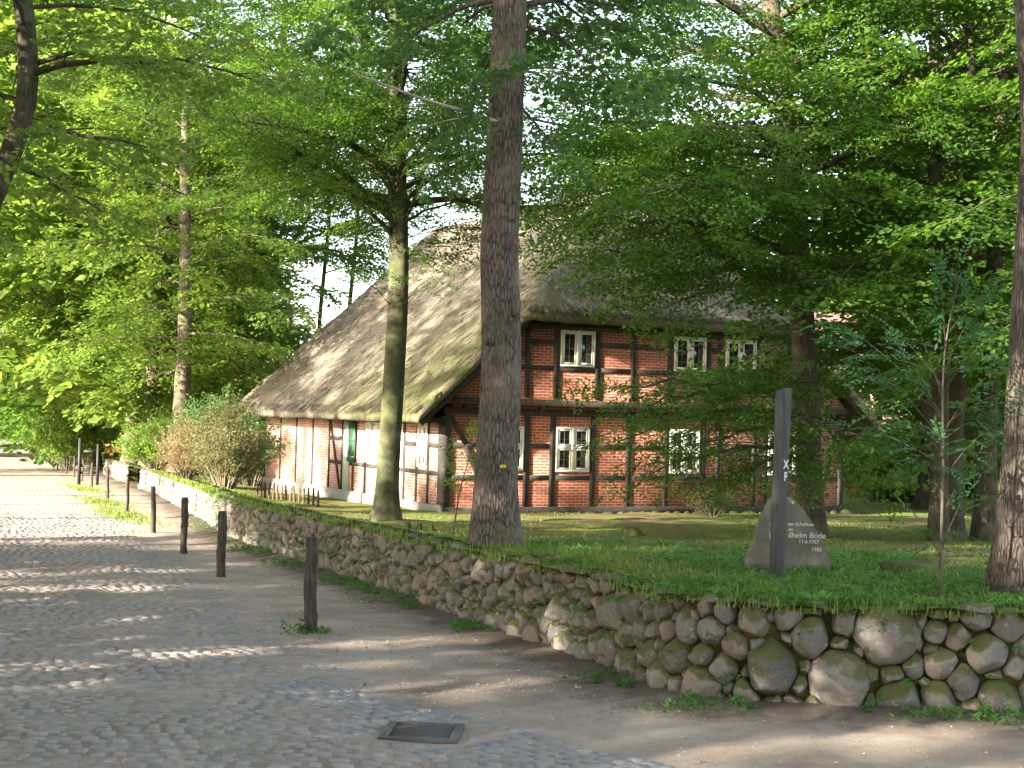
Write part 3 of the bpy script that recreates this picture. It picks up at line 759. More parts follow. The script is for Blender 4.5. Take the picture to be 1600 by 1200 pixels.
# big drooping beech by the memorial
D4 = 31.0
bx = at(1268, 805, D4); b = np.array([bx[0], D4, lz(bx[0], D4)])
pts = [b]+P_at(D4, (1264, 700), (1258, 560), (1250, 430), (1240, 300), (1228, 180), (1212, 60), (1195, -60), (1190, -300), (1200, -500))
ex = []
for h, px, py, dd, r_, kw in [(3.3, 955, 605, -3.5, .05, {}), (3.2, 1180, 610, -2.5, .03, {}), (3.4, 1120, 580, -3, .03, {}), (2.3, 1060, 700, -3, .03, {}), (3.0, 1010, 640, -3, .04, {}), (2.6, 965, 690, -3.2, .05, {}), (2.0, 1010, 745, -3.0, .045, {}),
        (1.8, 1100, 755, -2.6, .04, {}), (1.6, 1180, 740, -2.5, .03, {}), (2.6, 1330, 735, -2, .04, {}), 
        (5.9, 860, 345, -4, .08, {}), (5.6, 900, 400, -3, .08, {}),
        (5.6, 980, 440, -3, .07, {}), (5.4, 1040, 480, -3, .06, {}), (7.0, 840, 260, -3, .08, {}), (8.0, 900, 180, -2, .08, {}), (6.0, 1060, 380, -4, .07, {}), (7.0, 1000, 300, -5, .07, {}),
        (7.5, 1480, 330, -2, .08, {}), (6.6, 1340, 350, 1, .06, {}), (8.0, 1120, 200, -5, .07, {}), (9.0, 1000, 120, -4, .07, {}), (8.6, 1420, 200, -3, .08, {}),
        (2.4, 1290, 690, -2, .03, {}), ]:
    ex.append((h, at(px, py, D4+dd), r_, dict(dens=.9, sec=.24, size=.75, arch=.05, flatz=.1) if h < 4.0 and px < 1250 else kw))
tree('beech_tree', 'tall drooping dark-leaved beech behind the memorial boulder, hiding the right of the gable', 'tree', pts, .30, .14, 44, M_dark, L_beech, 'beech', .95,
     crown=(6.8, 14), nl=34, front=.3, rad=(7.2, 4.2), elev=(.02, .5), nseg=26, flare=.5, extra=ex, arch=.10)

# trees on the lawn at the right
def straight(px, py, D, lean=0, h=14, top=None):
    p = at(px, py, D); z = lz(p[0], D)
    return [(p[0]+lean*k/6*h*.05+.06*math.sin(k*1.3+px), D+.05*math.sin(k*2+px), z+h*k/6) for k in range(7)]
tr_r = [(1470, 31.0, .20, 3.2, 45, 'slim grey beech trunk, left one of the close pair right of the rowan sapling', -.5), (1493, 31.6, .22, 3.4, 46, 'dark beech trunk, right one of the close pair behind the rowan sapling', .3),
        (1543, 31.8, .25, 3.2, 47, 'stout dark beech between the close pair of trunks and the edge oak', .2), (1452, 50.0, .36, 3.5, 48, 'dark flared beech farthest back, just left of the close pair', 0)]
for px, D, r, c0, sd_, lb, ln in tr_r:
    tree('beech_tree', lb, 'tree', straight(px, 700, D, ln), r, .09, sd_, M_dark, L_beech, 'beech_mid', 1.1, crown=(c0+(.8 if D < 40 else .3), 14), nl=24, rad=(5.4, 3.2), elev=(-.12, .5), nseg=16, gap=.6, flare=.7 if D > 40 else .45)

# trees left: sunlit trunks beyond the brown bush
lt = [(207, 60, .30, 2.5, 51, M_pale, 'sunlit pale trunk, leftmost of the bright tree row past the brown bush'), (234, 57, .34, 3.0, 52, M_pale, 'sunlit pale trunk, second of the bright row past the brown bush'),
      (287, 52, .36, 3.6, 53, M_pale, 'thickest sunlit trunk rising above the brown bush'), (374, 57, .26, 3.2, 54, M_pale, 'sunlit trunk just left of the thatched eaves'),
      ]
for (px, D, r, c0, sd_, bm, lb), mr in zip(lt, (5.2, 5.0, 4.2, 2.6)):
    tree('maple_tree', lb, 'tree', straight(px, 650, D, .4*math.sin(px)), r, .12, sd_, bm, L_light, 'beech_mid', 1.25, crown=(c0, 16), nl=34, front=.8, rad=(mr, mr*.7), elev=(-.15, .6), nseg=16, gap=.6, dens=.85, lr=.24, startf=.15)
# forked dark tree behind the roof line with sky showing
b = np.array([*at(395, 640, 62)[:2], 0]); b[2] = lz(b[0], 62)
t_, Qf = tree('forked_tree', 'dark forked tree with bare spreading limbs against the sky, left of the thatch', 'tree', [b]+P_at(62, (398, 560), (402, 470), (410, 420), (425, 340), (432, 250), (440, 150), (450, -100)), .30, .10, 55, M_dark, L_beech, 'beech_mid', 1.2,
     crown=(9.5, 20), nl=26, rad=(5.4, 4), elev=(0, .6), nseg=14, gap=.75, dens=.8,
     extra=[(7.6, at(520, 300, 61), .16, dict(start=.55)), (7.0, at(480, 230, 60), .14, dict(start=.5)), (8, at(350, 330, 60), .12, dict(start=.4)), (9, at(600, 330, 62), .10, dict(start=.5))])
for px, D, top, sd_, lb in [(503, 66, 300, 56, 'thin dark leaning tree rising from behind the thatch ridge against bright sky'), (548, 70, 330, 57, 'slender sapling-like tree behind the roof, right of the thin leaning one')]:
    p = at(px, 560, D); z = lz(p[0], D)
    tree('slender_tree', lb, 'tree', [(p[0], D, z)]+P_at(D, (px-4, 500), (px+4, 420), (px+12, 340), (px+6, 200), (px+10, 0)), .13, .05, sd_, M_dark, L_beech, 'beech_mid', .9, crown=(9, 17), nl=14, rad=(3.2, 2.4), elev=(.1, .7), nseg=10, gap=.8, dens=.7)
# leaning tree at the left edge of the picture
z = G0(20.5)
pts = [(-9.9, 20.5, z), at(-120, 640, 20.5), at(-60, 420, 20.5), at(-5, 290, 20.5), at(28, 215, 20.5), at(50, 150, 20.5), at(42, 60, 20.5), at(30, -40, 20.5), at(10, -300, 20.5), at(20, -600, 20.5)]
tree('leaning_oak', 'leaning dark crooked trunk entering at the upper left edge over the road', 'tree', pts, .22, .10, 58, M_dark, L_light, 'oak', .62, crown=(6.4, 13), nl=20, rad=(3.6, 3.0), elev=(-.1, .6), nseg=18, gap=.4, lr=.25,
     extra=[(6.0, at(230, 230, 19), .05, dict(arch=.05)), (5.6, at(160, 330, 21), .04, dict(arch=.0)), (6.8, at(300, 120, 20), .06, dict())])

# ------------------------------------------------------------------ background woods: three kinds, copied one by one
kinds = []
for k in range(3):
    bt, _ = tree('woodland_tree', 'x', 'tree', [(0, 0, 0), (.1, 0, 4), (-.1, .1, 9), (.1, 0, 17)], .30, .07, 300+k, M_dark, [L_beech, L_light, L_beech][k], 'far', 1.7,
         crown=(2.2+.8*k, 17), nl=40, rad=(5.6, 3.0), elev=(-.15, .55), nseg=10, gap=.8, group=None, dens=.9)
    kinds.append(bt)
spots = []
def sp(px, D, k, label, sc=1.0): spots.append((at(px, 650, D)[0], D, k, label, sc))
sp(-45, 84, 0, 'dark woodland tree at the far left, hanging over the road end', 1.6); sp(95, 84, 2, 'dark tree standing where the road bends, right of the road end', 1.4); sp(150, 74, 0, 'dense dark tree right behind the black gate')
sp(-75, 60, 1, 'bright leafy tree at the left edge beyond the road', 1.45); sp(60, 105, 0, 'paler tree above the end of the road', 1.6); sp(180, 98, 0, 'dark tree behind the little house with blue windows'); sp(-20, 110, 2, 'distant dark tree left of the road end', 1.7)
sp(250, 76, 0, 'dark green tree filling the gap behind the sunlit trunks'); sp(290, 80, 0, 'dark tree behind the thickest sunlit trunk', 1.05); sp(375, 88, 2, 'dark tree low behind the left end of the thatch', .6); sp(210, 130, 2, 'far dark tree high behind the sunlit trunks', 1.3)
sp(120, 130, 2, 'tall far tree above the gate', 1.3); sp(20, 140, 2, 'tall far tree closing the road', 1.3); sp(-80, 130, 0, 'far tall tree at left edge', 1.3); sp(320, 115, 0, 'far dark tree left of the forked tree', 1.15)
sp(1640, 52, 1, 'bright leafy tree behind the edge oak'); sp(1580, 66, 0, 'dark tree behind the stout beech'); sp(1500, 78, 2, 'dark tree behind the close pair of beeches'); sp(1420, 84, 1, 'bright-topped tree rising over the red roof', 1.15); 
sp(1540, 100, 1, 'far light tree between the right-hand trunks', 1.2); sp(1640, 90, 2, 'far dark tree at the right edge', 1.2); sp(1150, 100, 0, 'dark tree behind the right half of the thatch', 1.15); sp(960, 104, 2, 'dark far tree rising behind the ridge', 1.25); sp(1290, 112, 2, 'far dark tree between the big beech and the red roof', 1.0); sp(1060, 88, 1, 'sunlit tree top above the thatch ridge', 1.15); sp(1440, 125, 2, 'very far dark tree on the right', 1.4); sp(1560, 140, 0, 'very far tree right of the red roof', 1.4)
R = rnd(9)
for i, (x, y, k, lb, sc) in enumerate(spots):
    copy_tree(kinds[k], (x, y, float(G0(y))-.1), R.uniform(0, 6.28), sc*R.uniform(.95, 1.08), lb)
# trees out of the picture on the sunny side: they shade the road, the wall and the lawn
def qs(q, s): return np.array([-.6*q-.8*s, .8*q-.6*s])
sk1, _ = tree('woodland_tree', 'x', 'tree', [(0, 0, 0), (.1, 0, 4), (-.1, .1, 9), (.1, 0, 17)], .30, .07, 310, M_dark, L_beech, 'far', 1.4, crown=(3.6, 16), nl=26, rad=(5.2, 3.0), elev=(-.1, .55), nseg=10, gap=.95, dens=.7)
sk2, _ = tree('woodland_tree', 'x', 'tree', [(0, 0, 0), (.1, 0, 5), (-.1, .1, 9), (.1, 0, 18)], .28, .07, 311, M_dark, L_beech, 'beech_mid', 1.2, crown=(6.2, 18), nl=34, rad=(4.6, 3.0), elev=(-.05, .5), nseg=10, gap=.55, dens=1.0)
kinds += [sk1, sk2]
shade = [(-9, 8, 3, 1), (-3, 15, 3, 1), (.5, 10, 0, .85), (10.5, 4, 3, .9), (14.5, 20, 3, .9), (11.6, 12, 0, .92), (6.5, 22, 3, .8), (23, 15, 3, .75), (-6, 28, 1, 1), (3, 32, 3, 1.0), (18, 34, 3, 1.0), (19.5, 6, 3, .8), (20, -1, 4, .8), (25, -3.5, 4, .72)]
for i, (q_, s_, k, sc) in enumerate(shade):
    x, y = qs(q_, s_)
    copy_tree(kinds[k], (x, y, float(G0(max(y, 0)))-.1), i*1.7, sc, 'roadside tree beyond the left side of the picture, casting shade over the cobbles')['group'] = 'shade trees left of the road'
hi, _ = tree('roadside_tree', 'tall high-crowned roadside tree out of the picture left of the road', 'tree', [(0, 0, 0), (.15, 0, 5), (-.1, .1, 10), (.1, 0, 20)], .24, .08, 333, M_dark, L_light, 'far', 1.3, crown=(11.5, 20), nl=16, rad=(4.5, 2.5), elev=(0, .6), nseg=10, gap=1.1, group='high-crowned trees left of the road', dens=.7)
hs = [(31, 14, 1), (37.5, 9, 1.02), (43, 16, .98), (47, 8, 1)]
for i, (q_, s_, sc) in enumerate(hs):
    x, y = qs(q_, s_)
    if i == 0: hi.location = (x, y, float(G0(y)))
    else: copy_tree(hi, (x, y, float(G0(max(y, 0)))), i*2.1, sc, None)
for bt in kinds:
    for ch in list(bt.children): bpy.data.objects.remove(ch)
    bpy.data.objects.remove(bt)

# ------------------------------------------------------------------ the thatched farmhouse (local: x along the gable, y back along the side, z up)
HX, HY, HZ = -1.75, 38.5, -.74
house = thing('farmhouse', (HX, HY, HZ), 'old half-timbered brick farmhouse with a big mossy thatched roof', 'house', rz=math.atan2(.4472, .8944))
GW, HD = 13.15, 15.7
mb = MB()
mb.prism([(0, -.35), (GW, -.35), (GW, 2.3), (GW-.3, 2.78), (.3, 2.78), (0, 2.3)], 0.0, .22, 'y')
mb.prism([(.15, 2.78), (GW-.15, 2.78), (GW-.15, 2.95), (10.9, 4.93), (2.25, 4.93), (.15, 2.95)], -.30, .20, 'y')
mb.build('brick_gable_wall', M_brickx, house)
mb = MB(); mb.prism([(.22, -.35), (HD, -.35), (HD, 2.3), (.22, 2.3)], 0.0, .22, 'x'); mb.prism([(.22, -.35), (HD, -.35), (HD, 2.3), (.22, 2.3)], GW-.22, GW, 'x')
mb.build('brick_side_wall', M_bricky, house)
mb = MB(); mb.prism([(.22, -.35), (GW-.22, -.35), (GW-.22, 2.3), (GW/2, 8.2), (.22, 2.3)], HD-.22, HD, 'y'); mb.build('brick_rear_wall', M_brickx, house)
# plinth
mb = MB(); mb.prism([(-.06, -.4), (HD, -.4), (HD, .10), (-.06, .10)], -.08, -.003, 'x'); mb.build('plinth', flat('plinth_concrete', (.24, .23, .20), .9, .1, .2, 5), house)
mb = MB(); R = rnd(61); x = 0.15
while x < GW:
    w = R.uniform(.25, .6); blob(mb, (x+w/2, -.02, -.20), (w*.5, .12, .13), int(x*10), amp=.12, rv=R.random()); x += w
mb.build('foundation_stones', M_stone, house, True, attname='rnd')
# timbers: each beam its own mesh
def beam(name, a, b, w, y0, y1, axis='y', m=None):
    a = np.array(a, float); b = np.array(b, float); d = b-a; d /= np.linalg.norm(d); n = np.array([-d[1], d[0]])*w/2
    mb = MB(); mb.prism([tuple(a-n), tuple(b-n), tuple(b+n), tuple(a+n)], y0, y1, axis); return mb.build(name, m or M_timber, house)
FY = (-.028, .03)
rail = -.022
for u in (2.43, 3.22, 4.48, 5.63, 6.87, 8.12, 8.62, 9.88, 10.29, 11.5): beam('timber_post', (u, .06), (u, 2.52), .155, *FY)
beam('timber_post', (.07, .0), (.07, 2.45), .25, -.035, .03); beam('timber_post', (GW-.08, 0), (GW-.08, 2.45), .2, -.035, .03)
beam('sill_beam', (-.05, -.04), (GW+.05, -.04), .2, -.045, .03)
beam('tie_beam', (0, 2.60), (GW, 2.60), .17, -.05, .03)
def rails(zs, us, skip, y, name='timber_rail'):
    for z in zs:
        for a, b in zip(us[:-1], us[1:]):
            if any(abs(a-s[0]) < .1 and s[1] < z < s[2] for s in skip): continue
            beam(name, (a+.08, z), (b-.08, z), .13, y[0]+.006, y[1])
us = [.07, 1.62, 2.43, 3.22, 4.48, 5.63, 6.87, 8.12, 8.62, 9.88, 10.29, 11.5, GW-.08]
beam('timber_post', (1.62, .06), (1.62, 2.52), .15, *FY)
rails((.85, 1.70), us, [(1.62, .95, 2.3), (3.22, .95, 2.3), (6.87, .95, 2.3), (10.29, .95, 2.3)], FY)
beam('timber_brace', (.16, 2.45), (.62, 1.75), .14, -.034, .02); beam('timber_brace', (.62, 1.65), (1.45, .1), .15, -.034, .02)
beam('timber_brace', (12.95, 2.3), (12.15, .05), .15, -.034, .02)
UY = (-.328, -.27)
for u in (1.1, 2.25, 3.12, 4.40, 5.53, 6.73, 8.04, 8.44, 9.74, 10.85, 12.0): beam('timber_post', (u, 3.0), (u, min(4.95, 2.95+.92*(min(u, GW-u)+.95)-.35)), .15, *UY)
beam('bressummer', (.1, 2.87), (GW-.1, 2.87), .17, -.36, -.28)
beam('wall_plate', (2.1, 4.93), (11.0, 4.93), .17, -.35, -.27)
us2 = [1.1, 2.25, 3.12, 4.40, 5.53, 6.73, 8.04, 8.44, 9.74, 10.85]
rails((3.80,), us2+[12.0], [], UY); rails((4.50,), us2[1:], [(3.12, 4, 4.9), (6.73, 4, 4.9), (8.44, 4, 4.9)], UY)
rails((4.15,), [1.1, 2.25], [], UY)
for u in np.arange(.6, 13, 1.12):       # joist ends under the jetty
    mb = MB(); mb.box((u-.08, -.29, 2.66), (u+.08, .05, 2.785)); mb.build('joist_end', M_timber, house)
# side wall timbers
SX = (-.028, .03)
for v in (2.62, 3.3, 4.32, 5.62, 6.64, 7.61, 8.81, 10.4, 12.09, 13.8, 15.6, .95, 1.74): beam('timber_post', (v, .1), (v, 2.3), .11, *SX, axis='x')
beam('timber_post', (.16, .12), (.16, 2.35), .22, -.036, .03, axis='x')
beam('wall_plate', (0, 2.33), (HD, 2.33), .16, -.045, .05, axis='x')
vs = [.16, .95, 1.74, 2.62, 3.3, 4.32, 5.62, 6.64, 7.61, 8.81, 10.4, 12.09, 13.8, 15.6]
for z in (.92, 1.66):
    for a, b_ in zip(vs[:-1], vs[1:]):
        if a in (.95, 2.62, 5.62, 4.32) and z > 1 or b_ > 8.9: continue
        beam('timber_rail', (a+.05, z), (b_-.05, z), .12, -.022, .03, axis='x')
beam('timber_brace', (8.75, 2.25), (7.75, .12), .12, -.034, .02, axis='x')
# windows
def window(u0, u1, z0, z1, y, axis='y', cross=True, label=None):
    """y is the outer wall plane (faces -axis)"""
    def bx(mb, a, b, c, d, e, f):
        mb.prism([(a, c), (b, c), (b, d), (a, d)], y-e, y-f, axis)
    fr = MB(); t = .055
    bx(fr, u0, u1, z0, z0+t, .05, 0); bx(fr, u0, u1, z1-t, z1, .05, 0); bx(fr, u0, u0+t, z0+t, z1-t, .05, 0); bx(fr, u1-t, u1, z0+t, z1-t, .05, 0)
    um = (u0+u1)/2
    w = fr.build('window', M_white, house)
    ca = MB(); s = .045
    bx(ca, um-.055, um+.055, z0+t, z1-t, .056, 0)
    for a, b in ((u0+t+.01, um-.06), (um+.06, u1-t-.01)):
        for c, d in (((z0+t+.01, z0+(z1-z0)*.54-.03), (z0+(z1-z0)*.54+.05, z1-t-.01)) if cross else ((z0+t+.01, z1-t-.01),)):
            bx(ca, a, a+s, c, d, .045, .0); bx(ca, b-s, b, c, d, .045, .0); bx(ca, a+s, b-s, c, c+s, .045, .0); bx(ca, a+s, b-s, d-s, d, .045, .0)
    if cross: bx(ca, u0+t, um-.055, z0+(z1-z0)*.54-.028, z0+(z1-z0)*.54+.048, .052, 0); bx(ca, um+.055, u1-t, z0+(z1-z0)*.54-.028, z0+(z1-z0)*.54+.048, .052, 0)
    ca.build('casement', M_white, w)
    mu = MB()
    for a, b in ((u0+t+s, um-.06-s), (um+.06+s, u1-t-s)):
        m_ = (a+b)/2; bx(mu, m_-.008, m_+.008, z0+t, z1-t, .034, .012)
        for k in (1, 2, 3): zz = z0+t+(z1-z0-2*t)*k/4; bx(mu, a, b, zz-.006, zz+.006, .032, .012)
    mu.build('glazing_bar', flat('lead_bar', (.10, .10, .095)) if 'lead_bar' not in bpy.data.materials else bpy.data.materials['lead_bar'], w)
    pn = MB(); bx(pn, u0+t*.5, u1-t*.5, z0+t*.5, z1-t*.5, .02, .004); pn.build('pane', M_glass, w)
    return w
for a in [(1.72, 2.34, 1.03, 2.22), (3.33, 4.37, 1.01, 2.23), (6.97, 7.98, .98, 2.24), (10.38, 11.38, .96, 2.22)]: window(*a, 0.0)
for a in [(3.24, 4.30, 3.87, 4.86), (6.86, 7.93, 3.87, 4.85), (8.6, 9.66, 3.87, 4.85)]: window(*a, -.30, cross=False)
for a in [(1.02, 1.66, 1.04, 2.24), (2.70, 3.22, 1.04, 2.2), (4.42, 4.98, 1.02, 2.2), (5.15, 5.6, 1.02, 2.2)]: window(*a, 0.0, axis='x')
# green shutters standing open on the long side
for v, an in ((6.36, .04),):
    mb = MB(); w = .52; c, s_ = math.cos(an), math.sin(an)
    def q3(a, d, z): return (-.05-a*s_-d*c, v+a*c*1.0-d*s_, z)
    for z0, z1, d0, d1 in ((.98, 2.22, 0, .03), ):
        P8 = [q3(0, d0, z0), q3(w, d0, z0), q3(w, d1, z0), q3(0, d1, z0), q3(0, d0, z1), q3(w, d0, z1), q3(w, d1, z1), q3(0, d1, z1)]
        mb.add(P8, [(0, 3, 2, 1), (4, 5, 6, 7), (0, 1, 5, 4), (1, 2, 6, 5), (2, 3, 7, 6), (3, 0, 4, 7)])
    for z in (1.1, 1.6, 2.1):
        P8 = [q3(.03, .031, z), q3(w-.03, .031, z), q3(w-.03, .05, z), q3(.03, .05, z), q3(.03, .031, z+.07), q3(w-.03, .031, z+.07), q3(w-.03, .05, z+.07), q3(.03, .05, z+.07)]
        mb.add(P8, [(0, 3, 2, 1), (4, 5, 6, 7), (0, 1, 5, 4), (1, 2, 6, 5), (2, 3, 7, 6), (3, 0, 4, 7)])
    mb.build('shutter', M_green, house)
# door on the side
mb = MB(); mb.prism([(6.98, .05), (7.5, .05), (7.5, 2.2), (6.98, 2.2)], -.03, .0, 'x'); dr = mb.build('door', flat('pale_door', (.42, .45, .38)), house)
mb = MB(); mb.box((-.06, 7.05, 1.0), (-.03, 7.09, 1.12)); mb.build('handle', M_iron, dr)
# thatched roof as a thick sheet
def roof_top(u, v):
    k = .18
    Lp = 2.62+.92*(u+.95); Rp = 2.62+.92*(GW+.95-u); Hp = 5.32+1.12*(v+.85)
    def smin(a, b): h = np.clip(.5+.5*(b-a)/(k*2), 0, 1); return b*(1-h)+a*h-k*2*h*(1-h)*.5
    return smin(smin(Lp, Rp), Hp)
ug = np.concatenate([[-.99, -.97, -.93, -.87], np.arange(-.8, GW+.85, .1), [GW+.87, GW+.93, GW+.97, GW+.99]]); vg0 = np.concatenate([[0, .03, .08, .15, .25], np.arange(.35, 16.8, .12)])
U, V = np.meshgrid(ug, vg0)
vf = -.62-.22*sstep(1.4, 2.4, np.minimum(U, GW-U))
V = vf+V*(16.2-vf)/16.75
Zt = roof_top(U, V)
du = np.minimum(U+1.0, GW+1.0-U); dv = np.minimum(V-vf+.02, 16.22-V); dd_ = np.minimum(du, dv)
Pn = np.stack([U, V, Zt], -1)
Zt = Zt-.13*np.clip(1-dd_/.14, 0, 1)**2+.035*sn(Pn, 1.4, 4)+.018*sn(Pn, 5.0, 9)+.012*sn(Pn*np.array([1, 3, 1]), 9, 2)-.05*np.sin(np.clip(V/16, 0, 1)*math.pi)
th_ = .34*np.clip(.55+dd_/.25, .3, 1)
Zb = roof_top(U, V)-.33-.0*U+.012*sn(Pn, 6, 3)
Zb = np.minimum(Zb, Zt-.06)
a_, b_ = U.shape; q = (np.arange(a_-1)[:, None]*b_+np.arange(b_-1)[None]).reshape(-1)
mb = MB(); top = np.stack([U, V, Zt], -1).reshape(-1, 3); bot = np.stack([U, V, Zb], -1).reshape(-1, 3)
mb.add(np.concatenate([top, bot]), np.concatenate([np.stack([q, q+1, q+b_+1, q+b_], 1), np.stack([q, q+b_, q+b_+1, q+1], 1)+a_*b_]))
n0 = a_*b_; sk = []
for i in range(b_-1): sk += [(i, i+n0, i+1+n0, i+1), ((a_-1)*b_+i+1, (a_-1)*b_+i+1+n0, (a_-1)*b_+i+n0, (a_-1)*b_+i)]
for j in range(a_-1): sk += [((j+1)*b_, (j+1)*b_+n0, j*b_+n0, j*b_), (j*b_+b_-1, j*b_+b_-1+n0, (j+1)*b_+b_-1+n0, (j+1)*b_+b_-1)]
mb.f[-1] = np.concatenate([mb.f[-1], np.array(sk)])
rf = mb.build('thatched_roof', M_thatch, house, True)
R = rnd(88); n = 46000       # loose reed stalks lying down the slopes and sticking out of the trimmed eaves
uu = R.uniform(-.9, GW+.9, n); vv = R.uniform(-.7, 16.1, n); e_ = n//5
uu[:e_] = np.where(R.random(e_) < .5, -.93, GW+.93)+R.normal(0, .03, e_); vv[:e_] = R.uniform(-.6, 16.1, e_)
uu[e_:e_+3500] = R.uniform(2.0, 11.1, 3500); vv[e_:e_+3500] = -.78+R.normal(0, .02, 3500)
vv = np.maximum(vv, -.62-.20*sstep(1.4, 2.4, np.minimum(uu, GW-uu)))
def grad(u, v): h = .02; return -(roof_top(u+h, v)-roof_top(u-h, v))/(2*h), -(roof_top(u, v+h)-roof_top(u, v-h))/(2*h)
gu, gv = grad(uu, vv); Dn = np.stack([gu, gv, -(gu**2+gv**2)], 1); Dn /= np.linalg.norm(Dn, axis=1)[:, None]; Nr = np.stack([gu, gv, 0*gu+1], 1); Nr /= np.linalg.norm(Nr, axis=1)[:, None]
zt = roof_top(uu, vv)+.035*sn(np.stack([uu, vv, roof_top(uu, vv)], -1), 1.4, 4)-.05*np.sin(np.clip(vv/16, 0, 1)*math.pi)
B = np.stack([uu, vv, zt], 1)-Dn*.1+Nr*R.uniform(.0, .03, n)[:, None]
q4 = leaf_quads(B, Dn+Nr*R.normal(.05, .05, n)[:, None]+R.normal(0, .08, (n, 3)), Nr+R.normal(0, .5, (n, 3)), R.uniform(.18, .42, n), R.uniform(.012, .028, n))
mb = MB(); mb.add(q4.reshape(-1, 3), np.arange(n*4).reshape(-1, 4)); o = mb.build('loose_reed', M_thatch, rf); o['kind'] = 'stuff'
mb = MB(); vv_ = np.arange(2.9, 16.2, .2)
mb.tube([(GW/2+.03*math.sin(v*3), v, 9.23-.05*math.sin(v/16*math.pi)+.02*math.sin(v*2.3)) for v in vv_], [.22]*len(vv_), 10, wob=1+rnd(4).normal(0, .06, (len(vv_), 10)))
mb.build('ridge_cap', M_thatch, rf, True)
for s in (0, 1):        # barge boards
    mb = MB(); x0, z0, x1, z1 = -.85, 2.16, 2.15, 4.92
    if s: x0, x1 = GW-x0, GW-x1
    mb.prism([(x0, z0), (x1, z1), (x1, z1+.16), (x0, z0+.16)] if not s else [(x1, z1), (x0, z0), (x0, z0+.16), (x1, z1+.16)], -.52, -.46, 'y'); mb.build('barge_board', M_timber, house)
# ------------------------------------------------------------------ bollards
bl = [((485, 988), 'split weathered bollard nearest the camera with dandelion tufts round its foot', .13), ((345, 900), 'knobbly bollard, second nearest, beside the mossy wall', .13), ((287, 864), 'thick bollard, third from the camera, at the edge of the cobbles', .12),
      ((240, 832), 'straight square-topped bollard, fourth from the camera', .105), ((198, 802), 'slightly leaning bollard, fifth from the camera, by the patch of grass', .095), ((168, 780), 'dark bollard, sixth from the camera, behind the grass patch', .09),
      ((143, 762), 'pale sunlit bollard, seventh from the camera', .10), ((128, 752), 'dark bollard, eighth from the camera, just left of the wall end', .085), ((116, 746), 'dark thin bollard, ninth from the camera', .08), ((104, 741), 'dark bollard, tenth from the camera', .075), ((90, 734), 'pale thin bollard, eleventh from the camera', .08),
      ((71, 710), 'dark far bollard by the road edge, before the last one', .12), ((65, 702), 'pale bollard farthest up the road', .12)]
for i, ((px, py), lb, d) in enumerate(bl):
    R = rnd(500+i); p = on_ground(px, py); z = p[2]; h = .86+R.normal(0, .02); n = 18; k = 14
    if p[1] > 58: d *= 1.0
    lean = R.normal(0, .018, 2); Q = np.array([(lean[0]*t*h+.006*math.sin(t*9+i), lean[1]*t*h, -.1+t*(h+.1)) for t in np.linspace(0, 1, k)])
    W_ = 1+.07*np.cos(3*np.arange(n)/n*6.28+i)[None]+R.normal(0, .045, (k, n))+.12*np.exp(-np.linspace(0, 6, k))[:, None]+R.normal(0, .05, (k, 1))
    W_[-1] *= .86
    mb = MB(); mb.tube(Q, np.full(k, d/2*.88), n, wob=W_)
    o = mb.build('wooden_bollard', M_bollard, None, True); o.location = (p[0], p[1], z)
    tag(o, lb, 'bollard', 'wooden bollards along the cobbled road')

# ------------------------------------------------------------------ memorial boulder
p = on_lawn(1223, 888); mem = thing('memorial_boulder', p, 'triangular grey memorial boulder with white lettering behind the marker post', 'memorial')
k = p[1]/F
out = [(-66, -8), (-58, 22), (-44, 52), (-30, 92), (-22, 108), (0, 112), (12, 110), (28, 92), (48, 58), (66, 24), (70, 0), (52, -18), (0, -22), (-50, -20)]
out = np.array(out)*k; c0 = np.array([0, .25]); nth = 56; th = np.arange(nth)/nth*2*math.pi
rr = []
for t in th:
    d = np.array([math.cos(t), math.sin(t)]); best = .01
    for i in range(len(out)):
        a, b = out[i]-c0, out[(i+1) % len(out)]-c0; e = b-a; den = d[0]*e[1]-d[1]*e[0]
        if abs(den) < 1e-9: continue
        s_ = (a[0]*e[1]-a[1]*e[0])/den; u_ = (a[0]*d[1]-a[1]*d[0])/den
        if s_ > 0 and -1e-6 <= u_ <= 1+1e-6: best = max(best, s_)
    rr.append(best)
rr = np.array(rr); ph = np.linspace(0.02, math.pi-.02, 26); a = np.sin(ph)**.32; o_ = np.sign(np.cos(ph))*np.abs(np.cos(ph))**.9
Vx = rr[None]*np.cos(th)[None]*a[:, None]; Vz = c0[1]+rr[None]*np.sin(th)[None]*a[:, None]
Vy = -.15*o_[:, None]+0*Vx
Vy = np.where(o_[:, None] > .2, -.13+.0*Vx, Vy)
Pn = np.stack([Vx, Vy, Vz], -1); Vy = Vy+.008*sn(Pn, 6, 2)+.10*(Vz-.2)+.0; Vx = Vx+.012*sn(Pn, 7, 5)
i = np.arange(25)[:, None]*nth; j = np.arange(nth)[None]; j2 = (j+1) % nth
mb = MB(); mb.add(np.stack([Vx, Vy, Vz], -1).reshape(-1, 3), np.stack([i+j, i+j2, i+nth+j2, i+nth+j], -1).reshape(-1, 4)); mb.add(np.stack([Vx, Vy, Vz], -1)[0], [tuple(range(nth-1, -1, -1))])
mb.build('stone_body', M_mem, mem, True)
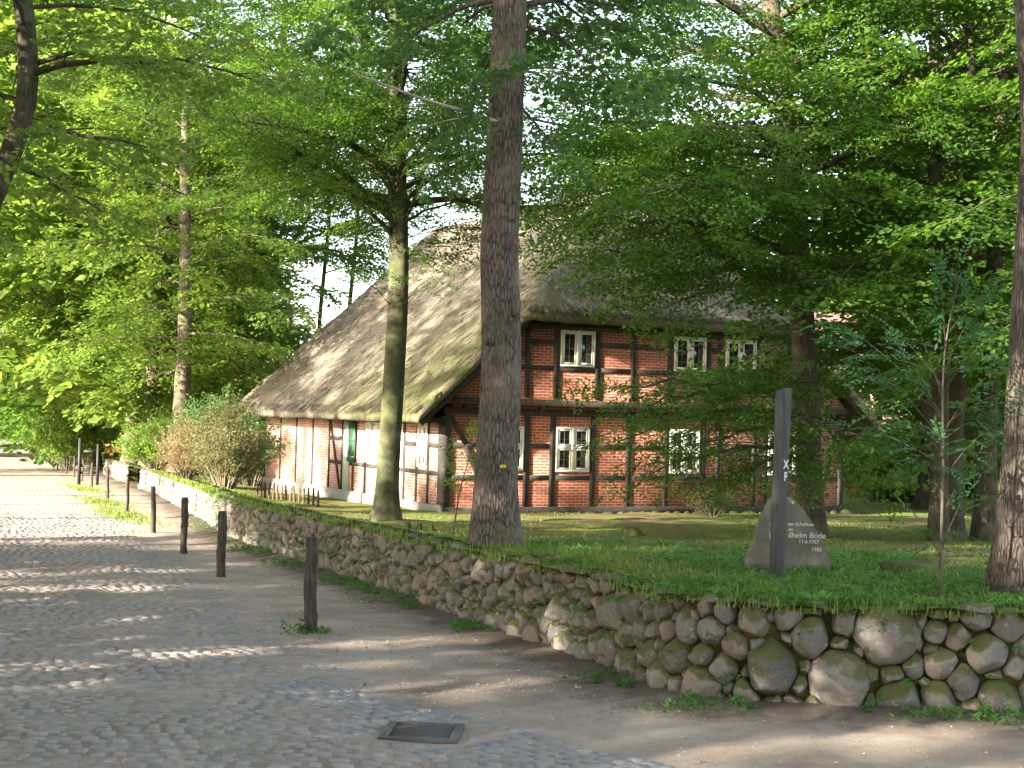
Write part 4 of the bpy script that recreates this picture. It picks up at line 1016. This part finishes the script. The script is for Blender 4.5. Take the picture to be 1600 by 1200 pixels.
def text(body, size, loc, rot, parent, m, name='lettering', depth=.002, align='LEFT', bold=0):
    cu = bpy.data.curves.new('t', 'FONT'); cu.body = body; cu.size = size; cu.extrude = depth; cu.align_x = align; cu.offset = bold
    to = bpy.data.objects.new('t', cu); COL.objects.link(to); dg = bpy.context.evaluated_depsgraph_get()
    me = bpy.data.meshes.new_from_object(to.evaluated_get(dg)); bpy.data.objects.remove(to); me.materials.clear(); me.materials.append(m)
    o = bpy.data.objects.new(name, me); COL.objects.link(o); o.parent = parent; o.location = loc; o.rotation_euler = rot; return o
ks = .161
def mt(s, px, py, hpx, bold=.0):
    x = (px-1223)*k; z = (888-py)*k; text(s, hpx*k*1.35, (x, -.148+.10*(z-.2), z), (math.radians(90)-.10, 0, 0), mem, M_carve, bold=bold)
for a in [('»', 1197, 821, 6), ('en Scholten', 1226, 820, 6.2), ('an', 1226, 828, 6), ('P', 1196, 840, 9), ('ilhelm Bode', 1226, 838, 9), ('*', 1197, 848, 9), ('11.6.1927', 1242, 846, 6), ('1982', 1262, 858, 6), ('+', 1230, 788, 7)]: mt(*a, bold=.0002)

# marker post with X F
p = on_lawn(1212, 912); s = .094; post = thing('marker_post', p, 'dark square wooden post painted with white X and F, in front of the boulder', 'post')
tp = at(1225, 606, p[1])-p; mb = MB(); r_ = s/math.sqrt(2)
lv = []
for t, zz in ((0, -.1), (.33, .33), (.66, .66), (.985, .985), (1, 1)):
    sc = .92+.1*t-(.08 if t == 1 else 0)
    lv += [(tp[0]*t+r_*sc*dx, r_*sc*dy, tp[2]*zz) for dx, dy in ((-1, 0), (0, -1), (1, 0), (0, 1))]
lv[16] = (lv[16][0], lv[16][1], tp[2]-.05)
f = [(3, 2, 1, 0), (16, 17, 18, 19)]
for a in range(4):
    for j in range(4): f.append((a*4+j, a*4+(j+1) % 4, a*4+4+(j+1) % 4, a*4+4+j))
mb.add(lv, f); mb.build('shaft', M_post, post)
for ch, py in (('X', 724), ('F', 743)):
    zz = (912-py-1)*p[1]/F; t = zz/tp[2]; cx = tp[0]*t+r_*.5; cy = -r_*.5
    text(ch, .095, (cx+.003-.0, cy-.003, zz-.035), (math.radians(90), 0, math.radians(45)), post, M_letter, 'letter', .001, 'CENTER', .003)

# ------------------------------------------------------------------ drain grate
p = drain; gr = thing('drain_grate', (p[0], p[1], gz(p[0], p[1])+.009), 'square rusty iron drain grate set in the grey setts', 'drain', rz=math.radians(-4))
mb = MB(); w = .235
mb.box((-w, -w, -.03), (w, -w+.035, .016)); mb.box((-w, w-.035, -.03), (w, w, .016)); mb.box((-w, -w+.035, -.03), (-w+.05, w-.035, .016)); mb.box((w-.05, -w+.035, -.03), (w, w-.035, .016))
mb.build('frame', M_iron, gr)
for i in range(7):
    y0 = -w+.045+i*(2*w-.09)/7+.024; mb = MB(); mb.box((-w+.05, y0, .0), (w-.05, y0+.028, .011)); mb.build('bar', M_iron, gr)
mb = MB(); mb.box((-w+.04, -w+.03, -.026), (w-.04, w-.03, .0075)); mb.build('slot_shade', M_slotshade, gr)  # shallow dark slab just under the bar tops: slot shade painted as colour

# ------------------------------------------------------------------ young rowan, sapling
def stem_plant(name, label, cat, base, stem, r0, fronds, lm, bm, kind='frond'):
    root = thing(name, base, label, cat); wd = MB(); cr = MB(); Q = trunk_path([base]+list(stem), .12)
    wd.tube(Q, np.linspace(r0, .005, len(Q)), 8); R = rnd(abs(int(base[0]*100))+9)
    O = []; D = []; Z = []
    for h, tip, sz in fronds:
        P0 = at_h(Q, h); tip = np.asarray(tip, float); L = np.linalg.norm(tip-P0)
        P = bez(P0, (P0+tip)/2+[0, 0, L*.12], tip, 8); wd.tube(P, np.linspace(.0045, .002, 8), 5, 1)
        n = max(4, int(L/.07)); T = np.gradient(P, axis=0)
        for i in range(n):
            s = .3+.7*(i+.5)/n; kk = min(6, int(s*7)); p_ = P[kk]*(1-(s*7-kk))+P[kk+1]*(s*7-kk); t = T[kk]/np.linalg.norm(T[kk])
            an = (1 if i % 2 else -1)*R.uniform(.4, 1.3); d = np.array([t[0]*math.cos(an)-t[1]*math.sin(an), t[0]*math.sin(an)+t[1]*math.cos(an), R.uniform(-.3, .45)])
            O.append(p_); D.append(d); Z.append(sz*R.uniform(.75, 1.2))
        O.append(P[-1]); D.append(T[-1]+[0, 0, .02]); Z.append(sz)
    place_sprays(cr, np.array(O), np.array(D), np.array(Z), tmpl(kind), R, upj=.3)
    wd.build('trunk', [bm, M_dark], root, True, loc=base).location = (0, 0, 0); cr.build('crown', lm, root, False, loc=base, attname='rnd').location = (0, 0, 0)
    return root
b = on_lawn(1468, 935); D5 = b[1]
fr = []
for h, px, py, dd in [(1.0, 1330, 665, .2), (1.15, 1375, 640, -.3), (1.2, 1560, 640, .1), (1.25, 1540, 590, -.2), (1.05, 1430, 655, -.3), (.95, 1400, 700, .2), (1.35, 1420, 560, .2), (1.4, 1360, 590, 0), (1.5, 1440, 530, -.2), (1.55, 1530, 540, .2), (1.6, 1400, 520, .1), (1.7, 1520, 490, 0), (1.9, 1470, 450, 0), (2.0, 1540, 455, .1), (2.1, 1500, 415, 0),
                      (.62, 1520, 720, .1), (.3, 1440, 822, -.1), (.35, 1500, 790, 0), (1.3, 1580, 610, .2), (.9, 1545, 668, -.1), (1.2, 1320, 540, .3), (1.4, 1300, 500, .4), (.8, 1470, 690, -.3)]:
    fr.append((h, at(px, py, D5+dd), .235))
stem_plant('rowan_sapling', 'young rowan with feathery leaves and a thin pale stem near the wall', 'sapling', b, P_at(D5, (1472, 800), (1474, 700), (1472, 600), (1478, 520), (1490, 470), (1502, 425)), .014, fr, L_rowan, M_twig)
b = on_lawn(708, 838); D6 = b[1]
stem_plant('oak_sapling', 'small thin-stemmed sapling with bright leaves just left of the thick oak', 'sapling', b, P_at(D6, (714, 790), (722, 750), (733, 715), (745, 690)), .013,
     [(.7, at(710, 745, D6), .3), (.75, at(748, 740, D6-.1), .3), (.85, at(715, 715, D6), .3), (.9, at(760, 715, D6), .3), (1.0, at(735, 690, D6), .3), (.95, at(752, 700, D6), .28), (.6, at(735, 745, D6), .28), (.45, at(715, 770, D6), .15)], L_light, M_twig, 'shrub')

# ------------------------------------------------------------------ shrubs
def shrub(name, label, c, r, seed, lm, kind, n, size, stems=26, up=.9, bm=None):
    R = rnd(seed); root = thing(name, c, label, 'shrub'); wd = MB(); cr = MB(); O = []; D = []; Z = []
    for i in range(stems):
        a = R.uniform(0, 6.28); f = R.random()**.6; e = np.array([math.cos(a)*f*r[0], math.sin(a)*f*r[1], r[2]*R.uniform(.5, 1.05)*(1-.35*f)])
        P = bez(np.array([e[0]*.15, e[1]*.15, -.05]), np.array([e[0]*.6, e[1]*.6, e[2]*.7]), e, 8); wd.tube(P, np.linspace(.022, .004, 8), 4, cap=False)
        for j in range(n):
            s = R.uniform(.25, 1); k_ = s*7; k0 = min(6, int(k_)); p_ = P[k0]*(1-(k_-k0))+P[k0+1]*(k_-k0)
            d = R.normal(0, 1, 3); d[2] = abs(d[2])*up+.1; O.append(p_+R.normal(0, .1, 3)); D.append(d); Z.append(size*R.uniform(.6, 1.2))
    place_sprays(cr, np.array(O), np.array(D), np.array(Z), tmpl(kind), R, upj=.8)
    wd.build('stems', bm or M_twig, root, True); cr.build('foliage', lm, root, False, attname='rnd')
def gp3(px, D): x = at(px, 700, D)[0]; return np.array([x, D, lz(x, D)])
shrub('dry_shrub', 'large twiggy brown half-dry shrub in front of the left end of the house', gp3(352, 35.5), (1.1, 1.4, 2.15), 71, L_brown, 'dry', 26, .55, 44, bm=woodmat('dry_twig', (.12, .09, .06), (.26, .2, .13)))
shrub('dry_shrub', 'smaller tan dry shrub left of the large twiggy one', gp3(293, 37.5), (.7, .9, 1.5), 72, leafmat('reddish_dry_leaves', (.16, .12, .06), (.27, .21, .11), (.26, .2, .09), .3, .1), 'dry', 22, .5, 30)
shrub('green_shrub', 'rounded bright green shrub above and behind the brown shrub', gp3(345, 43), (1.5, 1.4, 2.7), 73, L_shrub, 'shrub', 22, .6, 46)
shrub('green_shrub', 'green shrub touching the left corner of the thatch', gp3(395, 56), (2.0, 1.6, 3.2), 74, L_shrub, 'shrub', 20, .7, 40)
shrub('green_shrub', 'leafy bush between the black gate and the road end', gp3(108, 66), (1.8, 2.0, 2.9), 75, L_light, 'shrub', 20, .8, 40)
shrub('dry_shrub', 'small tan withered bush on the verge near the farthest bollards', gp3(76, 78), (.9, .9, 1.5), 76, L_brown, 'dry', 20, .6, 24)
shrub('green_shrub', 'pale sunlit bush at the foot of the second sunlit trunk', gp3(245, 50), (1.2, 1.0, 1.8), 77, L_light, 'shrub', 18, .6, 30)
shrub('hedge_bush', 'dark green hedge bush under the lamp at the back of the lawn', gp3(1400, 62), (3.2, 1.2, 2.0), 78, L_beech, 'shrub', 26, .8, 60)
shrub('hedge_bush', 'dark hedge bush behind the close pair of beeches', gp3(1530, 64), (3.4, 1.2, 2.3), 79, L_beech, 'shrub', 26, .8, 60)
shrub('low_weed_bush', 'bright tall weeds in front of the dark hedge', gp3(1420, 57), (2.6, .8, .7), 80, L_light, 'weed', 14, .6, 50)
shrub('small_bush', 'little twiggy bush beside the gable foot, left of the memorial', gp3(1115, 40.3), (.7, .4, .7), 81, L_brown, 'dry', 12, .4, 22)
shrub('undergrowth_thicket', 'dark thicket closing the far end of the road', gp3(0, 152), (15, 3, 7.5), 90, L_beech, 'far', 26, 2.2, 90)
shrub('undergrowth_thicket', 'dark thicket at the foot of the woodland left of the far road', gp3(-110, 105), (3, 3, 4.0), 91, L_beech, 'far', 24, 1.8, 60)
shrub('undergrowth_thicket', 'dark undergrowth behind the sunlit trunks and the little cottage', gp3(240, 105), (9, 3, 4.5), 92, L_beech, 'far', 24, 1.8, 60)
# ------------------------------------------------------------------ picket fence, gate, stumps
p0 = on_lawn(497, 792); p1 = on_lawn(402, 774); p1 = p0+(p1-p0)*1.0
L = np.linalg.norm((p1-p0)[:2]); fc = thing('picket_fence', p0, 'short row of dark rough wooden palings on the wall bank beside the brown shrub', 'fence')
n = 15
for i in range(n):
    t = i/(n-1); c = (p1-p0)*t; z = lz(p0[0]+c[0], p0[1]+c[1])-p0[2]; R = rnd(600+i); h = .42+R.normal(0, .03)
    d = .1*R.normal(0, 1, 2); Q = [(c[0], c[1], z-.1), (c[0]+d[0]*.1, c[1], z+h*.5), (c[0]+d[0]*.3, c[1]+d[1]*.3, z+h), (c[0]+d[0]*.3, c[1]+d[1]*.3, z+h+.04)]
    mb = MB(); mb.tube(Q, [.035, .035, .03, .008], 7); mb.build('paling', M_pale_wood, fc)
mb = MB(); e = (p1-p0); mb.tube([(0, .03, .25), (e[0]/2, e[1]/2+.03, lz(p0[0]+e[0]/2, p0[1]+e[1]/2)-p0[2]+.26), (e[0], e[1]+.03, lz(p1[0], p1[1])-p0[2]+.25)], [.022]*3, 6); mb.build('rail', M_pale_wood, fc)
g0 = at(125, 700, 54.0); g0[2] = G0(54)+.05; gt = thing('garden_gate', g0, 'dark wooden gate frame in the gap of the stone wall', 'gate')
w = 28*54/F
mb = MB(); mb.box((-.05, -.05, -.1), (.05, .05, 1.65)); mb.build('gate_post', M_black, gt)
mb = MB(); mb.box((w-.045, .0, -.1), (w+.045, .09, 1.45)); mb.build('gate_post', M_black, gt)
mb = MB(); mb.box((.052, .01, 1.12), (w-.047, .07, 1.22)); mb.build('crossbar', M_black, gt)
for k_ in (.35, .6): mb = MB(); mb.box((.052, .01, k_), (w-.047, .06, k_+.08)); mb.build('gate_slat', M_black, gt)
def stump(px, py, r, h, label, seed):
    p = on_lawn(px, py); R = rnd(seed); mb = MB(); n = 22; k_ = 8; z = np.linspace(-.06, h, k_)
    lob = 1+1.1*np.exp(-z/.07)[:, None]*(.3+.7*(.5+.5*np.cos(np.arange(n)/n*6.28*5+seed))[None]**2)+R.normal(0, .04, (k_, n)); lob[-1] *= .8
    mb.tube([(0, 0, q_) for q_ in z], np.full(k_, r), n, wob=lob); o = mb.build('tree_stump', M_beechmoss, None, True); o.location = p; tag(o, label, 'stump')
M_beechmoss = bark('mossy_stump', (.035, .04, .015), (.09, .10, .03), .4, 1.0)
stump(985, 836, .16, .15, 'mossy rotten tree stump on the lawn before the gable', 1)
stump(1420, 895, .22, .10, 'low mossy root hummock left of the rowan stem', 2)
for px, py, lb in [(637, 826, 'tiny cut post stub, leftmost of three behind the beech'), (655, 828, 'tiny cut post stub, middle of three behind the beech'), (673, 830, 'tiny cut post stub, rightmost of three behind the beech')]:
    stump(px, py, .045, .13, lb, px)

# ------------------------------------------------------------------ far houses, lamp, bench
def far_house(name, label, x, y, rz, w, d, hw, hr, wallm, roofm, wins, doors=()):
    z = float(LZ(np.array(x), np.array(y))); r = thing(name, (x, y, z), label, 'house', rz=rz)
    mb = MB(); mb.box((0, 0, -.3), (w, d, hw)); mb.prism([(0, hw), (d, hw), (d/2, hr-.15)], .05, w-.05, 'x'); mb.build('wall', wallm, r)
    sl_ = math.atan2(hr-hw, d/2)
    for s in (0, 1):
        mb = MB(); n_ = math.hypot(hr-hw, d/2)+.5
        mb.box((-.4, 0, 0), (w+.4, n_, .14)); o = mb.build('roof', roofm, r)
        o.location = (0, -.5*math.cos(sl_), hw-.5*math.sin(sl_)) if not s else (w, d+.5*math.cos(sl_), hw-.5*math.sin(sl_)); o.rotation_euler = (sl_, 0, 0) if not s else (sl_, 0, math.pi)
    for (a, b, c, e) in wins:
        mb = MB()
        for q_ in ((a, c, b, c+.08), (a, e-.08, b, e), (a, c+.08, a+.08, e-.08), (b-.08, c+.08, b, e-.08), ((a+b)/2-.04, c+.08, (a+b)/2+.04, e-.08)): mb.box((q_[0], -.06, q_[1]), (q_[2], 0, q_[3]))
        wn_ = mb.build('window', M_white, r); mb = MB(); mb.box((a+.04, -.03, c+.04), (b-.04, -.004, e-.04)); mb.build('pane', M_glass, wn_)
    for (a, b, c, e) in doors:
        mb = MB(); mb.box((a, -.05, c), (b, -.002, e)); mb.build('door', M_blue, r)
    return r
hx = at(1285, 650, 66)[0]
far_house('tiled_house', 'red-tiled brick house half hidden behind the trees at right', hx, 66, math.radians(12), 16, 8, 2.9, 8.3, M_brickx, M_tiles, [(1.2, 2.0, .9, 2.1), (2.8, 3.6, .9, 2.1), (7, 8, .9, 2.1), (10, 11, .9, 2.1)], [(4.4, 5.4, 0, 2.2), (5.8, 6.3, .6, 2.2)])
hx = at(166, 650, 90)[0]
far_house('brick_cottage', 'small distant brick cottage with pale blue-white windows beyond the gate', hx, 90, math.radians(10), 8, 6, 2.6, 6.0, M_brickx, M_thatch, [(.3, .9, .9, 2.3), (1.2, 1.9, .9, 2.3), (2.2, 2.9, .9, 2.3), (4, 5, .9, 2.2)], [])
p = at(1425, 706, 58); z = lz(p[0], 58); lp = thing('garden_lamp', (p[0], 58, z), 'small lit warm lamp on a thin post at the back of the lawn', 'lamp')
mb = MB(); mb.tube([(0, 0, -.1), (0, 0, p[2]-z-.1)], [.03, .025], 8); mb.build('lamp_post', M_black, lp)
mb = MB(); blob(mb, (0, 0, p[2]-z), (.085, .085, .10), 2, amp=0); m, nt, bb = mat('lamp_glow'); bb.inputs['Emission Color'].default_value = (1, .55, .2, 1); bb.inputs['Emission Strength'].default_value = 6; bb.inputs['Base Color'].default_value = (1, .7, .4, 1); mb.build('lamp_bulb', m, lp, True)
mb = MB(); mb.tube([(0, 0, p[2]-z+.08), (0, 0, p[2]-z+.20)], [.17, .03], 12); mb.build('lamp_shade', M_black, lp)
p = on_lawn(1505, 776); bn = thing('log_bench', p, 'small plank bench on log ends at the back of the lawn between trunks', 'bench')
mb = MB(); mb.box((-.9, -.2, .38), (.9, .2, .48)); mb.build('seat', M_pale_wood, bn)
for sx in (-.55, .55): mb = MB(); mb.tube([(sx, -.22, .19), (sx, .22, .19)], [.19, .19], 14); mb.build('leg', woodmat('cut_log', (.2, .14, .08), (.36, .27, .17)) if sx < 0 else bpy.data.materials['cut_log'], bn)

# ------------------------------------------------------------------ grass, ground cover, weeds, litter (uncountable)
def blades(name, P, H, Wd, R, lm, bend=.5):
    n = len(P); a = R.uniform(0, 6.28, n); d = np.stack([np.cos(a), np.sin(a), 0*a], 1); s = np.stack([-d[:, 1], d[:, 0], 0*a], 1)
    up = np.array([0, 0, 1.]); b = R.uniform(.1, bend, n)[:, None]*H[:, None]
    m = P+up*(H*.6)[:, None]+d*b*.4; t = P+up*H[:, None]+d*b
    w = Wd[:, None]*s*.5
    V = np.stack([P-w, P+w, m+w*.7, m-w*.7, t], 1)
    F1 = np.stack([np.arange(n)*5+k for k in (0, 1, 2, 3)], 1); F2 = np.stack([np.arange(n)*5+k for k in (3, 2, 4)], 1)
    mb = MB(); mb.add(V.reshape(-1, 3), F1, 0, np.repeat(R.random(n), 5)); mb.n -= 0
    mb.f.append(F2); mb.m.append(0)
    o = mb.build(name, lm, attname='rnd'); return tag(o, kind='stuff')
R = rnd(900)
def scatter(n, y0, y1, x0f, x1f, pw=1.0):
    y = y0+(y1-y0)*R.random(n)**pw; x = x0f(y)+(x1f(y)-x0f(y))*R.random(n); return x, y
wx = lambda y: np.interp(y, off[:, 1], off[:, 0])
# dense near band along the wall top
s = R.uniform(s_of_y(9.4), s_of_y(50), 90000); s = s_of_y(9.4)+(s-s_of_y(9.4))*R.random(len(s))**.35
dn = np.abs(R.normal(0, .8, len(s)))+R.uniform(-.05, .1, len(s))
x = np.interp(s, WS, WP[:, 0])-np.interp(s, WS, WNout[:, 0])*dn; y = np.interp(s, WS, WP[:, 1])-np.interp(s, WS, WNout[:, 1])*dn
pt = sn(np.stack([x, y, 0*x], 1), 1.6, 3); keep = (pt > -.35+.5*R.random(len(x))-.3*(dn > .25)) & (R.random(len(x)) < np.where(dn < .3, .55, 1))
x, y, dn = x[keep], y[keep], dn[keep]
z = LZ(x, y)
gl = [(np.stack([x, y, z-.01], 1), np.clip(R.gamma(3, .022, len(x))+.02, .02, .22)*(.38+.2*np.clip(dn, 0, 1)))]
x, y = scatter(60000, 9.8, 27, lambda y: wx(y)+.3, lambda y: .38*y+1, 1.4)
pt = sn(np.stack([x, y, 0*x], 1), .8, 5)+.6*sn(np.stack([x, y, 0*x], 1), 3, 7)
keep = pt > .1+R.random(len(x))*.8-.6*(y < 13)-.0; x, y = x[keep], y[keep]; gl.append((np.stack([x, y, LZ(x, y)-.01], 1), np.clip(R.gamma(3, .010, len(x))+.012, .012, .10)))
x, y = scatter(50000, 27, 60, lambda y: np.maximum(wx(y)+.3, -.36*y), lambda y: .38*y+1, 1.2)
keep = sn(np.stack([x, y, 0*x], 1), .5, 5) > .3; x, y = x[keep], y[keep]; gl.append((np.stack([x, y, LZ(x, y)-.01], 1), R.uniform(.02, .07, len(x))))
s = s_of_y(9.3)+(s_of_y(48)-s_of_y(9.3))*R.random(26000)**.5; dn = R.uniform(-.09, .12, len(s)); x = np.interp(s, WS, WP[:, 0])-np.interp(s, WS, WNout[:, 0])*dn; y = np.interp(s, WS, WP[:, 1])-np.interp(s, WS, WNout[:, 1])*dn
kk = sn(np.stack([x*1.0, y, 0*x], 1), 2.4, 12)+R.normal(0, .3, len(x)) > -.1; x, y, dn = x[kk], y[kk], dn[kk]
gl.append((np.stack([x, y, LZ(x, y)-.01-.15*np.maximum(-dn, 0)], 1), np.clip(R.gamma(2, .02, len(x)), .01, .14)))
Pg = np.concatenate([a for a, _ in gl]); Hg = np.concatenate([b for _, b in gl])
blades('grass', Pg, Hg, .004+.0004*Pg[:, 1]+.02*Hg, R, L_grass)
# verge grass between road and path
vp = [on_ground(*p_) for p_ in [(135, 765), (160, 785), (190, 805)]]
c = np.concatenate([np.array(v)[:2]+R.normal(0, 1, (1500, 2))@np.array([[-.8, 1.8], [.22, .1]]) for v in vp]); blades('verge_grass', np.stack([c[:, 0], c[:, 1], G(c[:, 0], c[:, 1])-.01], 1), R.uniform(.03, .10, len(c)), np.full(len(c), .02), R, L_grass)
# leafy ground cover behind the wall
def tufts(name, x, y, z, size, lm, kind='weed', upj=.5, per=3):
    n = len(x); O = np.repeat(np.stack([x, y, z], 1), per, 0); a = R.uniform(0, 6.28, n*per); D = np.stack([np.cos(a), np.sin(a), R.uniform(.3, 1.2, n*per)], 1)
    mb = MB(); place_sprays(mb, O, D, np.repeat(size, per)*R.uniform(.7, 1.2, n*per), tmpl(kind), R, upj=upj); return mb.build(name, lm, attname='rnd')
x, y = scatter(5200, 10.3, 17.5, lambda y: wx(y)+.15, lambda y: .38*y+.6, 1.5)
keep = sn(np.stack([x, y, 0*x], 1), .9, 11)+.25*(x > 1.5)-.5*(y > 14) > .05; x, y = x[keep], y[keep]
tag(tufts('ground_cover', x, y, LZ(x, y), R.uniform(.05, .11, len(x)), L_cover), kind='stuff')
# weeds along the foot of the wall and in its joints
s = R.uniform(s_of_y(9.4), s_of_y(32), 900); s = s_of_y(9.4)+(s-s_of_y(9.4))*R.random(900)**.3
k_ = sn(np.stack([s, 0*s, 0*s], 1), 1.4, 2) > -.1; s = s[k_]; o_ = .08+np.abs(R.normal(0, .22, len(s)))
Pw = wall_pos(s, 0*s, o_)
wa = (Pw[:, 0], Pw[:, 1], G(Pw[:, 0], Pw[:, 1])+.03)
s2 = R.uniform(s_of_y(9.6), s_of_y(30), 260); P2 = wall_pos(s2, R.uniform(.1, .68, 260), np.full(260, .12))
tag(tufts('weeds', np.concatenate([wa[0], P2[:, 0]]), np.concatenate([wa[1], P2[:, 1]]), np.concatenate([wa[2], P2[:, 2]]), np.concatenate([R.uniform(.05, .13, len(s)), R.uniform(.04, .09, 260)]), L_weed), kind='stuff')
p = on_ground(485, 990)
c = p[:2]+R.normal(0, .085, (16, 2)); o = tufts('dandelion_clump', c[:, 0], c[:, 1], G(c[:, 0], c[:, 1]), R.uniform(.07, .15, 16), L_weed); tag(o, 'green dandelion clump round the foot of the nearest bollard', 'weeds')
# fallen leaves and twigs and pebbles
n = 26000; y = 7.5+26*R.random(n)**1.5; x = -.37*y+R.random(n)*(np.interp(y, WP[:, 1], WP[:, 0])+.36*y+.0); x = np.where(y < 10, -.37*y+R.random(n)*.76*y, x)
keep = R.random(n) < np.clip(.25+1.0*np.exp(wall_d(x, y)/.8), 0, 1); x, y = x[keep], y[keep]; n = len(x)
B = np.stack([x, y, G(x, y)+.016+.012*sn(np.stack([x, y, 0*x], 1), 2.6, 3)], 1); a = R.uniform(0, 6.28, n); q4 = leaf_quads(B, np.stack([np.cos(a), np.sin(a), R.normal(0, .15, n)], 1), np.stack([R.normal(0, .3, n), R.normal(0, .3, n), np.ones(n)], 1), R.gamma(2.2, .007, n)+.005, R.uniform(.003, .010, n))
x2, y2 = scatter(9000, 11, 36, lambda y: wx(y)+.3, lambda y: .38*y+1, 1.3); n2 = len(x2); a2 = R.uniform(0, 6.28, n2)
q5 = leaf_quads(np.stack([x2, y2, LZ(x2, y2)+.02], 1), np.stack([np.cos(a2), np.sin(a2), R.normal(0, .2, n2)], 1), np.stack([R.normal(0, .4, n2), R.normal(0, .4, n2), np.ones(n2)], 1), R.uniform(.03, .07, n2), R.uniform(.02, .04, n2))
mb = MB(); mb.add(np.concatenate([q4, q5]).reshape(-1, 3), np.arange((n+n2)*4).reshape(-1, 4), 0, np.repeat(R.random(n+n2), 4)); tag(mb.build('leaf_litter', L_dead, attname='rnd'), kind='stuff')
n = 9000; y = 7.4+17*R.random(n)**1.7; x = np.interp(y, RE[:, 1], RE[:, 0])-.3+R.random(n)*(np.maximum(np.interp(y, WP[:, 1], WP[:, 0]), np.where(y < 10.3, .37*y, -99))-np.interp(y, RE[:, 1], RE[:, 0]))
r = R.gamma(2, .0022, n)+.002; M_pebble = cobble('pebble', [(0, (.1, .085, .07)), (.4, (.25, .21, .18)), (1, (.5, .45, .40))]); oct_ = np.array([(1, 0, 0), (0, 1, 0), (-1, 0, 0), (0, -1, 0), (0, 0, .8)])
V = np.stack([x, y, G(x, y)+.008+.012*sn(np.stack([x, y, 0*x], 1), 2.6, 3)], 1)[:, None]+oct_[None]*r[:, None, None]*R.uniform(.6, 1.3, (n, 5, 1))
fq = np.array([(0, 1, 4), (1, 2, 4), (2, 3, 4), (3, 0, 4)]); mb = MB(); mb.add(V.reshape(-1, 3), (np.arange(n)[:, None, None]*5+fq[None]).reshape(-1, 3), 0, np.repeat(R.random(n), 5))
tag(mb.build('pebbles', M_pebble, None, True, attname='rnd'), kind='stuff')
